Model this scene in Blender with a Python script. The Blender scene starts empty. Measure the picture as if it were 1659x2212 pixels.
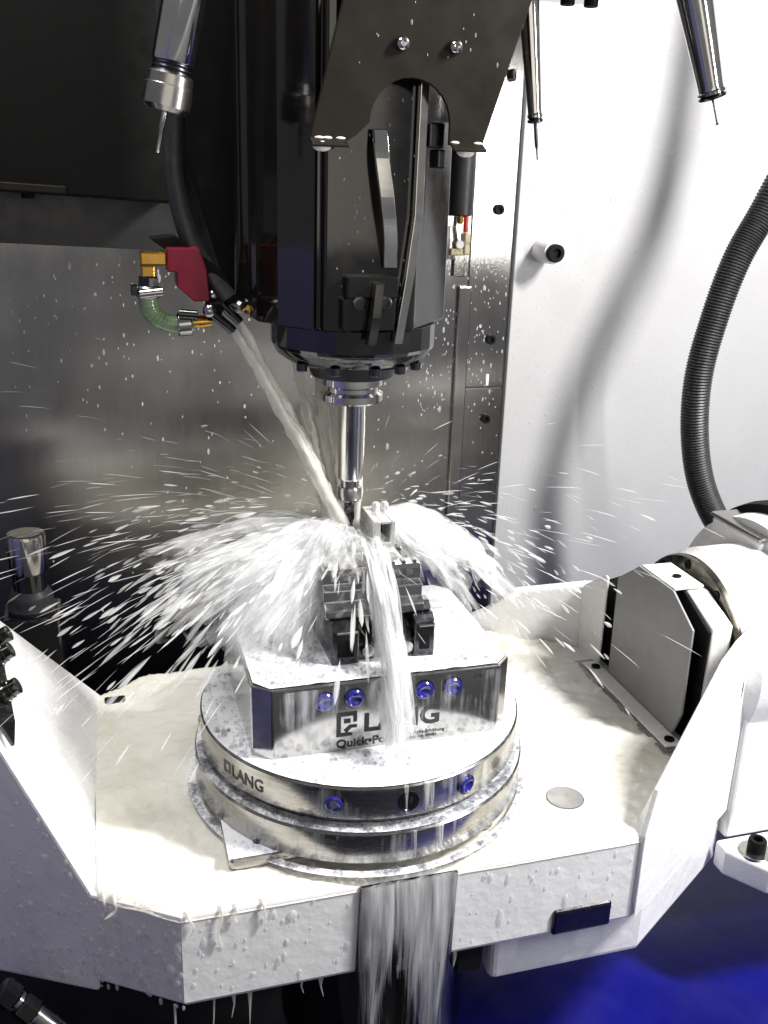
import bpy, bmesh, math, random
from mathutils import Vector, Matrix, noise

S = bpy.context.scene
COL = S.collection
R = math.radians
PI = math.pi

# ------------------------------------------------------------------ camera
cam = bpy.data.cameras.new('camera')
cam.sensor_fit = 'VERTICAL'
cam.sensor_height = 24.0
cam.lens = 24.0 * 2133.66 / 2212.0
cam.clip_start = 0.01
cam.clip_end = 50
camo = bpy.data.objects.new('camera', cam)
COL.objects.link(camo)
cr = Vector((0.96003682, -0.27824734, 0.03012836))
cu = Vector((0.06502386, 0.32645606, 0.94297314))
cf = Vector((0.27221535, 0.90332987, -0.33150256))
m = Matrix((cr, cu, -cf)).transposed().to_4x4()
m.translation = Vector((-.186, -.6685, .3993))
camo.matrix_world = m
S.camera = camo

# ------------------------------------------------------------------ light, world, exposure
W = bpy.data.worlds.new('World')
S.world = W
W.use_nodes = True
bg = W.node_tree.nodes['Background']
bg.inputs[0].default_value = (.92, .93, 1.0, 1)
bg.inputs[1].default_value = 0.19


def area_lamp(name, loc, target, sx, sy, power, col):
    l = bpy.data.lights.new(name, 'AREA')
    l.shape = 'RECTANGLE'
    l.size, l.size_y = sx, sy
    l.energy = power
    l.color = col
    o = bpy.data.objects.new(name, l)
    COL.objects.link(o)
    o.location = loc
    o.rotation_euler = (Vector(target) - Vector(loc)).to_track_quat('-Z', 'Y').to_euler()
    return o


area_lamp('machine_lamp', (.78, -.42, .95), (.10, .06, -.03), .09, .26, 33, (1, .985, .96))
area_lamp('tray_fill', (-.30, -.02, 1.05), (-.12, .06, -.07), .22, .22, 8, (1, .985, .96))  # added fill light, lifts the left side of the tray
area_lamp('door_lamp', (.60, -.50, .40), (.10, .20, .20), .03, .36, 3.2, (1, .985, .96))
area_lamp('room_lamp', (-.15, -1.5, .55), (.05, .42, .35), 1.2, .66, 2.7, (1, .92, .80))

S.view_settings.view_transform = 'Standard'
S.view_settings.look = 'None'
S.view_settings.exposure = 0.0
S.view_settings.gamma = 1.0
S.view_settings.use_curve_mapping = False
S.cycles.max_bounces = 6
S.cycles.transparent_max_bounces = 36
S.cycles.use_denoising = True
S.cycles.sample_clamp_indirect = 6.0

# ------------------------------------------------------------------ materials
MATS = {}


def new_mat(name):
    mt = bpy.data.materials.new(name)
    mt.use_nodes = True
    MATS[name] = mt
    return mt, mt.node_tree, mt.node_tree.nodes['Principled BSDF']


def link(nt, a, b):
    nt.links.new(a, b)


def node(nt, t, **kw):
    n = nt.nodes.new(t)
    for k, v in kw.items():
        setattr(n, k, v)
    return n


def objcoord(nt, scale=(1, 1, 1)):
    tc = node(nt, 'ShaderNodeTexCoord')
    mp = node(nt, 'ShaderNodeMapping')
    mp.inputs['Scale'].default_value = scale
    link(nt, tc.outputs['Object'], mp.inputs['Vector'])
    return mp.outputs['Vector']


def noise_tex(nt, vec, scale, detail=4, rough=.55):
    n = node(nt, 'ShaderNodeTexNoise')
    n.inputs['Scale'].default_value = scale
    n.inputs['Detail'].default_value = detail
    n.inputs['Roughness'].default_value = rough
    link(nt, vec, n.inputs['Vector'])
    return n.outputs['Fac']


def ramp(nt, fac, stops):
    r = node(nt, 'ShaderNodeValToRGB')
    el = r.color_ramp.elements
    while len(el) < len(stops):
        el.new(.5)
    for e, (p, c) in zip(el, stops):
        e.position = p
        e.color = (c[0], c[1], c[2], 1) if hasattr(c, '__len__') else (c, c, c, 1)
    link(nt, fac, r.inputs['Fac'])
    return r.outputs['Color']


def bump(nt, fac, strength, dist):
    b = node(nt, 'ShaderNodeBump')
    b.inputs['Strength'].default_value = strength
    b.inputs['Distance'].default_value = dist
    link(nt, fac, b.inputs['Height'])
    return b.outputs['Normal']


def simple(name, col, rough, metal=0.0, coat=0.0, var=.12, vscale=60, bumpd=0.0, bscale=300, stretch=(1, 1, 1), spec=.5):
    mt, nt, p = new_mat(name)
    vec = objcoord(nt, stretch)
    f = noise_tex(nt, vec, vscale)
    lo = tuple(c * (1 - var) for c in col)
    hi = tuple(min(1, c * (1 + var)) for c in col)
    link(nt, ramp(nt, f, [(.3, lo), (.7, hi)]), p.inputs['Base Color'])
    f2 = noise_tex(nt, vec, vscale * 2.3)
    link(nt, ramp(nt, f2, [(.3, rough * .75), (.7, min(1, rough * 1.3))]), p.inputs['Roughness'])
    p.inputs['Metallic'].default_value = metal
    p.inputs['Specular IOR Level'].default_value = spec
    if coat:
        p.inputs['Coat Weight'].default_value = coat
        p.inputs['Coat Roughness'].default_value = .06
    if bumpd:
        link(nt, bump(nt, noise_tex(nt, vec, bscale, 3), 1.0, bumpd), p.inputs['Normal'])
    return mt


simple('white_paint', (.80, .80, .80), .28, var=.04, vscale=25, bumpd=.0008, bscale=60)
simple('wall_paint', (.42, .42, .425), .28, var=.03, vscale=12, bumpd=.00015, bscale=120)
simple('grey_paint', (.25, .25, .255), .4, var=.05, vscale=40, bumpd=.0001, bscale=400)
simple('black_paint', (.006, .0055, .005), .085, var=.2, vscale=40, spec=.85)
simple('black_sheet', (.013, .0105, .008), .42, var=.08, vscale=20, spec=.16)
simple('black_matte', (.005, .005, .0047), .55, var=.06, vscale=30, spec=.12)
simple('dark_grey', (.022, .022, .023), .35, var=.08, vscale=20)
simple('black_rubber', (.02, .02, .021), .42, var=.3, vscale=120)
simple('steel', (.44, .435, .42), .15, metal=1, var=.12, vscale=50)
simple('ground_steel', (.36, .35, .33), .22, metal=1, var=.15, vscale=50, stretch=(1, 1, 14))
simple('dark_steel', (.085, .085, .092), .22, metal=1, var=.25, vscale=60)
simple('jaw_steel', (.40, .40, .405), .18, metal=1, var=.2, vscale=60)
simple('chrome', (.66, .65, .62), .11, metal=1, var=.08, vscale=50)
simple('satin_steel', (.42, .41, .39), .24, metal=1, var=.1, vscale=30)
simple('brass', (.62, .36, .08), .25, metal=1, var=.12, vscale=90)
simple('red_anodised', (.22, .006, .03), .34, metal=.25, var=.15, vscale=70)
simple('blue_plastic', (.014, .013, .20), .16, var=.2, vscale=200, coat=.6)
simple('green_hose', (.20, .30, .16), .2, var=.25, vscale=150, coat=.4)
simple('red_plastic', (.6, .04, .03), .3, var=.1, vscale=100)
simple('aluminium', (.80, .80, .79), .30, metal=.7, var=.05, vscale=90)
simple('ink', (.022, .022, .024), .5, var=.2, vscale=200)
simple('blue_bed', (.0012, .0015, .14), .35, var=.25, vscale=6, bumpd=.0006, bscale=30)
simple('bounce_navy', (.005, .005, .016), .4, var=.25, vscale=6)
simple('bounce_blue', (.085, .080, .20), .6, var=.1, vscale=8)
simple('sump_floor', (.002, .002, .009), .6, spec=.1, var=.3, vscale=6, bumpd=.0006, bscale=30)
simple('dark_bronze', (.12, .11, .09), .3, metal=1, var=.3, vscale=60)
simple('beige_bronze', (.52, .45, .30), .3, metal=.8, var=.1, vscale=120)


def make_wall_steel():
    mt, nt, p = new_mat('brushed_wall')
    v = objcoord(nt, (1, 1, .02))
    f = noise_tex(nt, v, 900, 5, .7)
    v2 = objcoord(nt, (1, 1, .35))
    f2 = noise_tex(nt, v2, 16, 5, .6)
    mix = node(nt, 'ShaderNodeMath', operation='MULTIPLY_ADD')
    link(nt, f, mix.inputs[0]); mix.inputs[1].default_value = .5
    link(nt, f2, mix.inputs[2])
    link(nt, ramp(nt, mix.outputs[0], [(.45, (.27, .265, .25)), (1.0, (.43, .42, .395))]), p.inputs['Base Color'])
    link(nt, ramp(nt, f2, [(.3, .19), (.7, .25)]), p.inputs['Roughness'])
    p.inputs['Metallic'].default_value = 1
    p.inputs['Anisotropic'].default_value = .85
    c = node(nt, 'ShaderNodeCombineXYZ')
    c.inputs[0].default_value = 1
    link(nt, c.outputs[0], p.inputs['Tangent'])
    v3 = objcoord(nt, (1, 1, .10))
    f3 = noise_tex(nt, v3, 260, 3, .6)
    link(nt, bump(nt, f3, .25, .0002), p.inputs['Normal'])


make_wall_steel()


def coolant_mat(name, alpha, col=(.94, .94, .93), rough=.25, soft=False):
    mt, nt, p = new_mat(name)
    vec = objcoord(nt)
    f = noise_tex(nt, vec, 70, 3)
    link(nt, ramp(nt, f, [(.3, tuple(c * .94 for c in col)), (.7, col)]), p.inputs['Base Color'])
    p.inputs['Roughness'].default_value = rough
    p.inputs['Subsurface Weight'].default_value = 0
    tl = node(nt, 'ShaderNodeBsdfTranslucent')
    tl.inputs[0].default_value = (*col, 1)
    mx = node(nt, 'ShaderNodeMixShader')
    mx.inputs[0].default_value = .35
    tr = node(nt, 'ShaderNodeBsdfTransparent')
    m2 = node(nt, 'ShaderNodeMixShader')
    if soft:
        lw = node(nt, 'ShaderNodeLayerWeight')
        lw.inputs[0].default_value = .5
        link(nt, ramp(nt, lw.outputs['Facing'], [(.12, alpha), (.80, 0.0)]), m2.inputs[0])
    else:
        m2.inputs[0].default_value = alpha
    out = nt.nodes['Material Output']
    link(nt, p.outputs[0], mx.inputs[1]); link(nt, tl.outputs[0], mx.inputs[2])
    link(nt, tr.outputs[0], m2.inputs[1]); link(nt, mx.outputs[0], m2.inputs[2])
    link(nt, m2.outputs[0], out.inputs['Surface'])
    return mt, nt, m2


coolant_mat('coolant_core', .62)
coolant_mat('coolant_spray', .42, soft=True)
coolant_mat('coolant_veil', .30, soft=True)
coolant_mat('coolant_jet', .74, (.86, .85, .79), .3, soft=True)
coolant_mat('coolant_drop', .38, (.86, .86, .88), .04)


def make_pool():
    mt, nt, p = new_mat('coolant_pool')
    vec = objcoord(nt)
    f = noise_tex(nt, vec, 9, 4, .55)
    link(nt, ramp(nt, f, [(.26, (.60, .56, .45)), (.46, (.75, .73, .66)), (.70, (.84, .83, .79))]), p.inputs['Base Color'])
    p.inputs['Roughness'].default_value = .10
    f2 = noise_tex(nt, vec, 55, 4)
    link(nt, bump(nt, f2, .8, .0035), p.inputs['Normal'])


make_pool()


def make_foam(nm, lo_, hi_):
    # milky bubbly film: patches of white foam with open windows between
    mt, nt, p = new_mat(nm)
    vec = objcoord(nt)
    vo = node(nt, 'ShaderNodeTexVoronoi')
    vo.inputs['Scale'].default_value = 300
    link(nt, vec, vo.inputs['Vector'])
    f = noise_tex(nt, vec, 32, 5, .65)
    ad = node(nt, 'ShaderNodeMath', operation='MULTIPLY_ADD')
    link(nt, vo.outputs['Distance'], ad.inputs[0]); ad.inputs[1].default_value = .95
    link(nt, f, ad.inputs[2])
    al = ramp(nt, ad.outputs[0], [lo_, hi_])
    p.inputs['Base Color'].default_value = (.87, .885, .91, 1)
    p.inputs['Roughness'].default_value = .18
    link(nt, bump(nt, vo.outputs['Distance'], .5, .0006), p.inputs['Normal'])
    tr = node(nt, 'ShaderNodeBsdfTransparent')
    m2 = node(nt, 'ShaderNodeMixShader')
    link(nt, al, m2.inputs[0])
    link(nt, tr.outputs[0], m2.inputs[1]); link(nt, p.outputs[0], m2.inputs[2])
    link(nt, m2.outputs[0], nt.nodes['Material Output'].inputs['Surface'])


make_foam('foam_film', (.32, .70), (.85, .98))
make_foam('ledge_film', (.45, .35), (.95, .92))


def make_rivulet():
    # thin vertical runs of coolant on the steel flanks
    mt, nt, p = new_mat('rivulet_film')
    v = objcoord(nt, (1, 1, .06))
    f = noise_tex(nt, v, 150, 4, .6)
    f2 = noise_tex(nt, objcoord(nt), 22, 3)
    mu = node(nt, 'ShaderNodeMath', operation='MULTIPLY')
    link(nt, f, mu.inputs[0]); link(nt, f2, mu.inputs[1])
    al = ramp(nt, mu.outputs[0], [(.27, 0.0), (.44, .45)])
    p.inputs['Base Color'].default_value = (.82, .84, .88, 1)
    p.inputs['Roughness'].default_value = .15
    link(nt, bump(nt, f, .6, .0008), p.inputs['Normal'])
    tr = node(nt, 'ShaderNodeBsdfTransparent')
    m2 = node(nt, 'ShaderNodeMixShader')
    link(nt, al, m2.inputs[0])
    link(nt, tr.outputs[0], m2.inputs[1]); link(nt, p.outputs[0], m2.inputs[2])
    link(nt, m2.outputs[0], nt.nodes['Material Output'].inputs['Surface'])


make_rivulet()


def make_bubble():
    mt, nt, p = new_mat('bubble_film')
    lw = node(nt, 'ShaderNodeLayerWeight')
    lw.inputs[0].default_value = .35
    al = ramp(nt, lw.outputs['Facing'], [(.35, .03), (.92, .62)])
    p.inputs['Base Color'].default_value = (.46, .46, .47, 1)
    p.inputs['Roughness'].default_value = .03
    f = noise_tex(nt, objcoord(nt), 500, 1)
    link(nt, ramp(nt, f, [(.2, .02), (.8, .08)]), p.inputs['Roughness'])
    tr = node(nt, 'ShaderNodeBsdfTransparent')
    m2 = node(nt, 'ShaderNodeMixShader')
    link(nt, al, m2.inputs[0])
    tr.inputs[0].default_value = (.90, .90, .91, 1)
    link(nt, tr.outputs[0], m2.inputs[1]); link(nt, p.outputs[0], m2.inputs[2])
    link(nt, m2.outputs[0], nt.nodes['Material Output'].inputs['Surface'])


make_bubble()


# ------------------------------------------------------------------ mesh helpers
class MB:
    def __init__(s):
        s.v = []; s.f = []; s.sm = []

    def add(s, vs, fs, smooth=False):
        o = len(s.v)
        s.v += [tuple(x) for x in vs]
        for f in fs:
            s.f.append(tuple(i + o for i in f)); s.sm.append(smooth)
        return s

    def box(s, c, d, rot=None):
        x, y, z = (q / 2 for q in d)
        vs = [Vector(q) for q in ((-x, -y, -z), (x, -y, -z), (x, y, -z), (-x, y, -z), (-x, -y, z), (x, -y, z), (x, y, z), (-x, y, z))]
        if rot is not None:
            vs = [rot @ q for q in vs]
        vs = [q + Vector(c) for q in vs]
        return s.add(vs, [(0, 3, 2, 1), (4, 5, 6, 7), (0, 1, 5, 4), (1, 2, 6, 5), (2, 3, 7, 6), (3, 0, 4, 7)])

    def span(s, a, b):
        c = [(p + q) / 2 for p, q in zip(a, b)]
        return s.box(c, [abs(q - p) for p, q in zip(a, b)])

    def prism(s, poly, d):
        """poly: ordered 3d points; extruded along vector d"""
        n = len(poly)
        d = Vector(d)
        P = [Vector(p) for p in poly]
        nrm = Vector((0, 0, 0))
        for i in range(n):
            nrm += P[i].cross(P[(i + 1) % n])
        if nrm.dot(d) > 0:
            P = P[::-1]
        vs = P + [p + d for p in P]
        fs = [tuple(range(n)), tuple(range(2 * n - 1, n - 1, -1))]
        for i in range(n):
            j = (i + 1) % n
            fs.append((i, i + n, j + n, j))
        return s.add(vs, fs)

    def hexa(s, v):
        """8 corners: 4 bottom (ccw from above), 4 top"""
        return s.add(v, [(0, 3, 2, 1), (4, 5, 6, 7), (0, 1, 5, 4), (1, 2, 6, 5), (2, 3, 7, 6), (3, 0, 4, 7)])

    def lathe(s, prof, origin, axis=(0, 0, 1), seg=40, smooth=True):
        """prof: (t along axis, radius); smoothing splits handled by auto edges"""
        ax = Vector(axis).normalized()
        q = ax.to_track_quat('Z', 'Y')
        u = q @ Vector((1, 0, 0)); w = q @ Vector((0, 1, 0))
        o = Vector(origin)
        base = len(s.v)
        for t, r in prof:
            for k in range(seg):
                a = 2 * PI * k / seg
                s.v.append(tuple(o + ax * t + (u * math.cos(a) + w * math.sin(a)) * r))
        n = len(prof)
        for i in range(n - 1):
            for k in range(seg):
                k2 = (k + 1) % seg
                a, b, c, d_ = base + i * seg + k, base + i * seg + k2, base + (i + 1) * seg + k2, base + (i + 1) * seg + k
                s.f.append((a, b, c, d_)); s.sm.append(smooth)
        s.f.append(tuple(base + k for k in range(seg))[::-1]); s.sm.append(False)
        s.f.append(tuple(base + (n - 1) * seg + k for k in range(seg))); s.sm.append(False)
        return s

    def tube(s, pts, rad, seg=16, smooth=True, caps=True):
        P = [Vector(p) for p in pts]
        n = len(P)
        rr = rad if hasattr(rad, '__len__') else [rad] * n
        t = (P[1] - P[0]).normalized()
        up = Vector((0, 0, 1)) if abs(t.z) < .9 else Vector((1, 0, 0))
        u = t.cross(up).normalized()
        base = len(s.v)
        for i in range(n):
            t = (P[min(i + 1, n - 1)] - P[max(i - 1, 0)]).normalized()
            u = (u - t * u.dot(t)).normalized()
            w = t.cross(u)
            for k in range(seg):
                a = 2 * PI * k / seg
                s.v.append(tuple(P[i] + (u * math.cos(a) + w * math.sin(a)) * rr[i]))
        for i in range(n - 1):
            for k in range(seg):
                k2 = (k + 1) % seg
                s.f.append((base + i * seg + k, base + i * seg + k2, base + (i + 1) * seg + k2, base + (i + 1) * seg + k)); s.sm.append(smooth)
        if caps:
            s.f.append(tuple(base + k for k in range(seg))[::-1]); s.sm.append(False)
            s.f.append(tuple(base + (n - 1) * seg + k for k in range(seg))); s.sm.append(False)
        return s

    def ball(s, c, r, sq=(1, 1, 1), rings=6, seg=10, rot=None):
        base = len(s.v)
        c = Vector(c)

        def put(q):
            q = Vector((q.x * sq[0], q.y * sq[1], q.z * sq[2])) * r
            if rot is not None:
                q = rot @ q
            s.v.append(tuple(c + q))
        put(Vector((0, 0, 1)))
        for i in range(1, rings):
            th = PI * i / rings
            for k in range(seg):
                a = 2 * PI * k / seg
                put(Vector((math.sin(th) * math.cos(a), math.sin(th) * math.sin(a), math.cos(th))))
        put(Vector((0, 0, -1)))
        last = len(s.v) - 1
        for k in range(seg):
            k2 = (k + 1) % seg
            s.f.append((base, base + 1 + k, base + 1 + k2)); s.sm.append(True)
            s.f.append((last, last - seg + k2, last - seg + k)); s.sm.append(True)
        for i in range(rings - 2):
            for k in range(seg):
                k2 = (k + 1) % seg
                a = base + 1 + i * seg
                s.f.append((a + k, a + seg + k, a + seg + k2, a + k2)); s.sm.append(True)
        return s

    def build(s, name, mat, parent=None, bev=0.0, seg=2):
        me = bpy.data.meshes.new(name)
        me.from_pydata(s.v, [], s.f)
        me.polygons.foreach_set('use_smooth', s.sm)
        me.update()
        bm = bmesh.new(); bm.from_mesh(me)
        # sharp edges where the surface turns by more than 35 degrees
        for e in bm.edges:
            if len(e.link_faces) == 2 and e.calc_face_angle(0) > R(35):
                e.smooth = False
        bm.to_mesh(me); bm.free()
        me.materials.append(MATS[mat])
        o = bpy.data.objects.new(name, me)
        COL.objects.link(o)
        if parent is not None:
            hang(o, parent)
        if bev:
            b = o.modifiers.new('bevel', 'BEVEL')
            b.width = bev; b.segments = seg; b.limit_method = 'ANGLE'; b.angle_limit = R(35)
            b.harden_normals = False
        return o


def hang(o, parent):
    o.parent = parent
    if parent.type == 'EMPTY':
        o.matrix_parent_inverse = Matrix.Translation(-parent.location)


def tag(o, label, cat, group=None, kind=None):
    if label: o['label'] = label
    if cat: o['category'] = cat
    if group: o['group'] = group
    if kind: o['kind'] = kind
    return o


def thing(name, label, cat, loc=(0, 0, 0), group=None):
    o = bpy.data.objects.new(name, None)
    COL.objects.link(o)
    o.location = loc
    o.empty_display_size = .02
    return tag(o, label, cat, group)


def spline(pts, n):
    """Catmull-Rom through pts"""
    P = [Vector(p) for p in pts]
    P = [P[0] * 2 - P[1]] + P + [P[-1] * 2 - P[-2]]
    out = []
    segs = len(P) - 3
    for i in range(n):
        t = i / (n - 1) * segs
        k = min(int(t), segs - 1); t -= k
        a, b, c, d_ = P[k:k + 4]
        out.append(.5 * ((2 * b) + (c - a) * t + (2 * a - 5 * b + 4 * c - d_) * t * t + (3 * b - a - 3 * c + d_) * t ** 3))
    return out


def text_mesh(body, size, embolden=0.0, depth=.0002):
    cu_ = bpy.data.curves.new('lettering', 'FONT')
    cu_.body = body
    cu_.size = size
    cu_.extrude = depth
    cu_.offset = embolden
    cu_.resolution_u = 3
    o = bpy.data.objects.new('lettering', cu_)
    COL.objects.link(o)
    dg = bpy.context.evaluated_depsgraph_get()
    dg.update()
    me = bpy.data.meshes.new_from_object(o.evaluated_get(dg))
    bpy.data.objects.remove(o)
    return me


def fit_text(body, x0, x1, h, embolden=0.0):
    """text mesh scaled to width x1-x0 and cap height h, lower-left at 0,0"""
    me = text_mesh(body, 1.0, embolden, .01)
    xs = [v.co.x for v in me.vertices]; ys = [v.co.y for v in me.vertices]
    cap = .69
    sx = (x1 - x0) / (max(xs) - min(xs))
    sy = h / cap
    return [((v.co.x - min(xs)) * sx, v.co.y * sy, v.co.z) for v in me.vertices], [tuple(p.vertices) for p in me.polygons]


def bolt_mb(loc, axis, r=.004, h=.003, dome=False):
    mb = MB()
    if dome:
        prof = [(-.0005, r), (h * .25, r), (h * .6, r * .88), (h * .9, r * .6), (h, r * .45), (h * .99, r * .42), (h * .45, r * .40), (h * .45, r * .01)]
    else:
        prof = [(-.0005, r), (h * .88, r), (h, r * .88), (h, r * .55), (h * .35, r * .52), (h * .35, r * .01)]
    return mb.lathe(prof, loc, axis, 20)


rnd = random.Random(7)

# ================================================================== SETTING
YB = .42
w = MB()
w.span((-.9, YB, -.45), (.2345, YB + .01, .9))
back = w.build('back_wall', 'brushed_wall', bev=.0008)
back['kind'] = 'structure'
s = MB(); s.span((.2365, YB + .003, .1505), (.2885, YB + .012, .9)); s.build('panel', 'brushed_wall', back, .0006)
s = MB(); s.span((.2365, YB + .003, -.45), (.2885, YB + .012, .1490)); s.build('panel', 'brushed_wall', back, .0006)
# folded edge strip beside the seam and the tall cover plate
s = MB(); s.span((.222, YB - .006, -.45), (.2375, YB - .0005, .2705)); s.build('edge_strip', 'brushed_wall', back, .0015)
s = MB(); s.span((.214, YB - .0045, .281), (.2275, YB - .0006, .42)); s.build('cover_strip', 'brushed_wall', back, .0012)
for z in (.3551, .2076, .1113):
    b = bolt_mb((.2675, YB + .003, z), (0, -1, 0), .0058, .0045); b.build('screw', 'black_matte', back)
s = MB(); s.span((.2655, YB + .002, .152), (.269, YB + .0035, .166)); s.build('slot', 'white_paint', back, .0015)

w = MB()
w.span((.2890, YB - .004, -.45), (1.4, YB + .012, .9))
side = w.build('white_wall', 'wall_paint', bev=.0012)
side['kind'] = 'structure'

fl = MB()
fl.span((-1.6, -1.4, -.42), (1.6, YB, -.40))
fo = fl.build('machine_floor', 'sump_floor'); fo['kind'] = 'structure'
fl = MB()
fl.prism([(.070, -.36, -.30), (1.5, -.36, -.34), (1.5, YB - .006, -.34), (.070, YB - .006, -.30)], (0, 0, -.055))
fo = fl.build('machine_bed', 'blue_bed', bev=.006); fo['kind'] = 'structure'

fl = MB()
fl.prism([(-.9, -.60, -.33), (.9, -.60, -.33), (.9, -.21, -.385), (-.9, -.21, -.385)], (0, 0, -.012))
fo = fl.build('bounce_slab', 'bounce_navy', bev=.003); fo['kind'] = 'structure'  # unseen navy slab, added for blue bounce onto the cradle front
fl = MB()
fl.span((-.9, -.66, -.42), (.9, -.62, .13))
fo = fl.build('reflection_panel', 'grey_paint', bev=.008); fo['kind'] = 'structure'  # unseen grey panel, added for the steel wall to reflect

fl = MB()
fl.span((-.66, -.62, -.40), (-.62, .20, .30))
fo = fl.build('bounce_panel', 'bounce_blue', bev=.004); fo['kind'] = 'structure'  # unseen panel, added to bounce bluish light onto the left chamfer

# standoff bolt on the white wall
t = thing('wall_standoff', 'short white round standoff with black socket screw on the white wall', 'standoff', (.322, YB - .004, .311))
mb = MB(); mb.lathe([(0, .0128), (.030, .0128), (.0325, .0120)], (.322, YB - .0045, .311), (0, -1, 0), 32); mb.build('sleeve', 'white_paint', t)
b = bolt_mb((.322, YB - .036, .311), (0, -1, 0), .0102, .008); b.build('screw', 'black_matte', t)

# ================================================================== MACHINE COVER (black, upper left)
t = thing('machine_cover', 'large black machine cover filling the upper left above the steel wall', 'cover', (-.3, .36, .36))
mb = MB()
mb.prism([(-.62, .335, .385), (-.105, .335, .358), (-.105, .335, .9), (-.62, .335, .9)], (0, .07, 0)); mb.build('panel', 'black_matte', t, .003)
mb = MB(); mb.prism([(-.60, .325, .384), (-.20, .325, .365), (-.20, .325, .372), (-.60, .325, .392)], (0, .0098, 0)); mb.build('lower_lip', 'black_sheet', t, .001)
mb = MB(); mb.prism([(-.62, .400, .330), (-.060, .400, .3070), (-.060, .400, .40), (-.62, .400, .40)], (0, .012, 0)); mb.build('dark_band', 'dark_grey', t, .001)  # dark grey strip added below the cover, just ahead of the back wall
b = bolt_mb((-.235, .35, .372), (0, 0, -1), .006, .012); b.build('bolt', 'black_matte', t)
mb = MB(); mb.lathe([(0, .022), (.02, .022), (.022, .018)], (-.285, .33, .405), (0, -1, 0), 32); mb.build('plug', 'black_paint', t)

# ================================================================== SPINDLE HEAD
AX, AY = -.0054, .0229
t = thing('spindle_head', 'black milling spindle head with stepped nose hanging over the table', 'spindle', (AX, AY, .262))
# faceted housing
prof = [(-.0725, .012), (-.0705, -.006), (-.0600, -.030), (-.0400, -.0520), (-.0390, -.0490), (-.0350, -.0490), (-.0340, -.0565), (-.0290, -.0575), (.0240, -.0575), (.0275, -.0560), (.0300, -.0510), (.0362, -.0435), (.0660, -.0080), (.0665, .03), (.052, .060), (-.055, .060)]
mb = MB(); mb.prism([(AX + x, AY + y, .2945) for x, y in prof], (0, 0, .46)); mb.build('housing', 'black_paint', t, .0012)
mb = MB()
mb.lathe([(.276, .0575), (.279, .0590), (.2945, .0590)], (AX, AY, 0), (0, 0, 1), 28, False); ring = mb.build('nose_ring', 'black_paint', t, .0006)
mb = MB()
mb.lathe([(.2640, .036), (.2655, .046), (.268, .0500), (.272, .0550), (.2761, .0572)], (AX, AY, 0), (0, 0, 1), 48); mb.build('nose_cone', 'black_paint', t)
mb = MB(); mb.lathe([(.2545, .030), (.2642, .033)], (AX, AY, 0), (0, 0, 1), 40); mb.build('seal_ring', 'black_rubber', t)
for a in (-150, -118, -86, -62, -38):
    mb = bolt_mb((AX + .049 * math.cos(R(a)), AY + .049 * math.sin(R(a)), .2675), (0, 0, -1), .0038, .005); mb.build('nose_screw', 'dark_steel', t)
# long round column on the left flank of the head
mb = MB(); mb.lathe([(.300, .018), (.302, .0195), (.76, .0195)], (-.066, .052, 0), (0, 0, 1), 32); mb.build('side_column', 'black_paint', t)
mb = MB(); mb.prism([(-.118, .085, .415), (-.085, .085, .300), (-.05, .085, .296), (-.05, .085, .80), (-.118, .085, .80)], (0, .11, 0)); mb.build('rear_casing', 'black_matte', t, .003)
mb = MB(); mb.prism([(.03, .085, .34), (.064, .085, .34), (.064, .085, .80), (.03, .085, .80)], (0, .09, 0)); mb.build('rear_casing', 'black_matte', t, .003)
# clamp block with two socket screws
bl = MB(); bl.span((-.0290, AY - .0645, .2960), (.0065, AY - .0576, .3170)); bl.span((-.0265, AY - .0660, .3172), (.0075, AY - .0576, .3310))
blk = bl.build('clamp_block', 'black_paint', t, .001)
for x in (-.0182, -.0012):
    b = bolt_mb((x, AY - .0645, .3142), (0, -1, 0), .0046, .0016); b.build('screw', 'dark_steel', blk)


def bar(name, pts, wdt, thick, mat, par):
    """flat bar following points, width along x, thickness along y"""
    mb = MB()
    vs = []
    for x, y, z in pts:
        vs += [(x - wdt / 2, y, z), (x + wdt / 2, y, z), (x + wdt / 2, y + thick, z), (x - wdt / 2, y + thick, z)]
    fs = [(3, 2, 1, 0)]
    n = len(pts)
    for i in range(n - 1):
        a = i * 4; c = a + 4
        for k in range(4):
            k2 = (k + 1) % 4
            fs.append((a + k, a + k2, c + k2, c + k))
    a = (n - 1) * 4
    fs.append((a, a + 1, a + 2, a + 3))
    mb.add(vs, fs)
    bm_ok = mb.build(name, mat, par, .0005)
    return bm_ok


bar('lever', [(-.0115, -.0505, .2880), (-.0090, -.0515, .306), (-.0070, -.0505, .3275)], .0062, .007, 'black_paint', t)
bar('guide_bar', [(.0088, -.0430, .2873), (.0150, -.0435, .330), (.0195, -.0432, .369), (.0205, -.0430, .45)], .0056, .006, 'chrome', t)
bar('cam_strip', spline([(.0030, -.0385, .336), (.0010, -.0440, .356), (-.0026, -.0470, .378), (-.0064, -.0465, .402), (-.0072, -.0420, .420)], 22), .0092, .003, 'chrome', t)
mb = MB(); mb.span((.0235, -.046, .410), (.0335, -.026, .425)); mb.span((.0290, -.048, .398), (.0342, -.030, .4095)); mb.build('latch_block', 'dark_steel', t, .0012)

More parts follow.
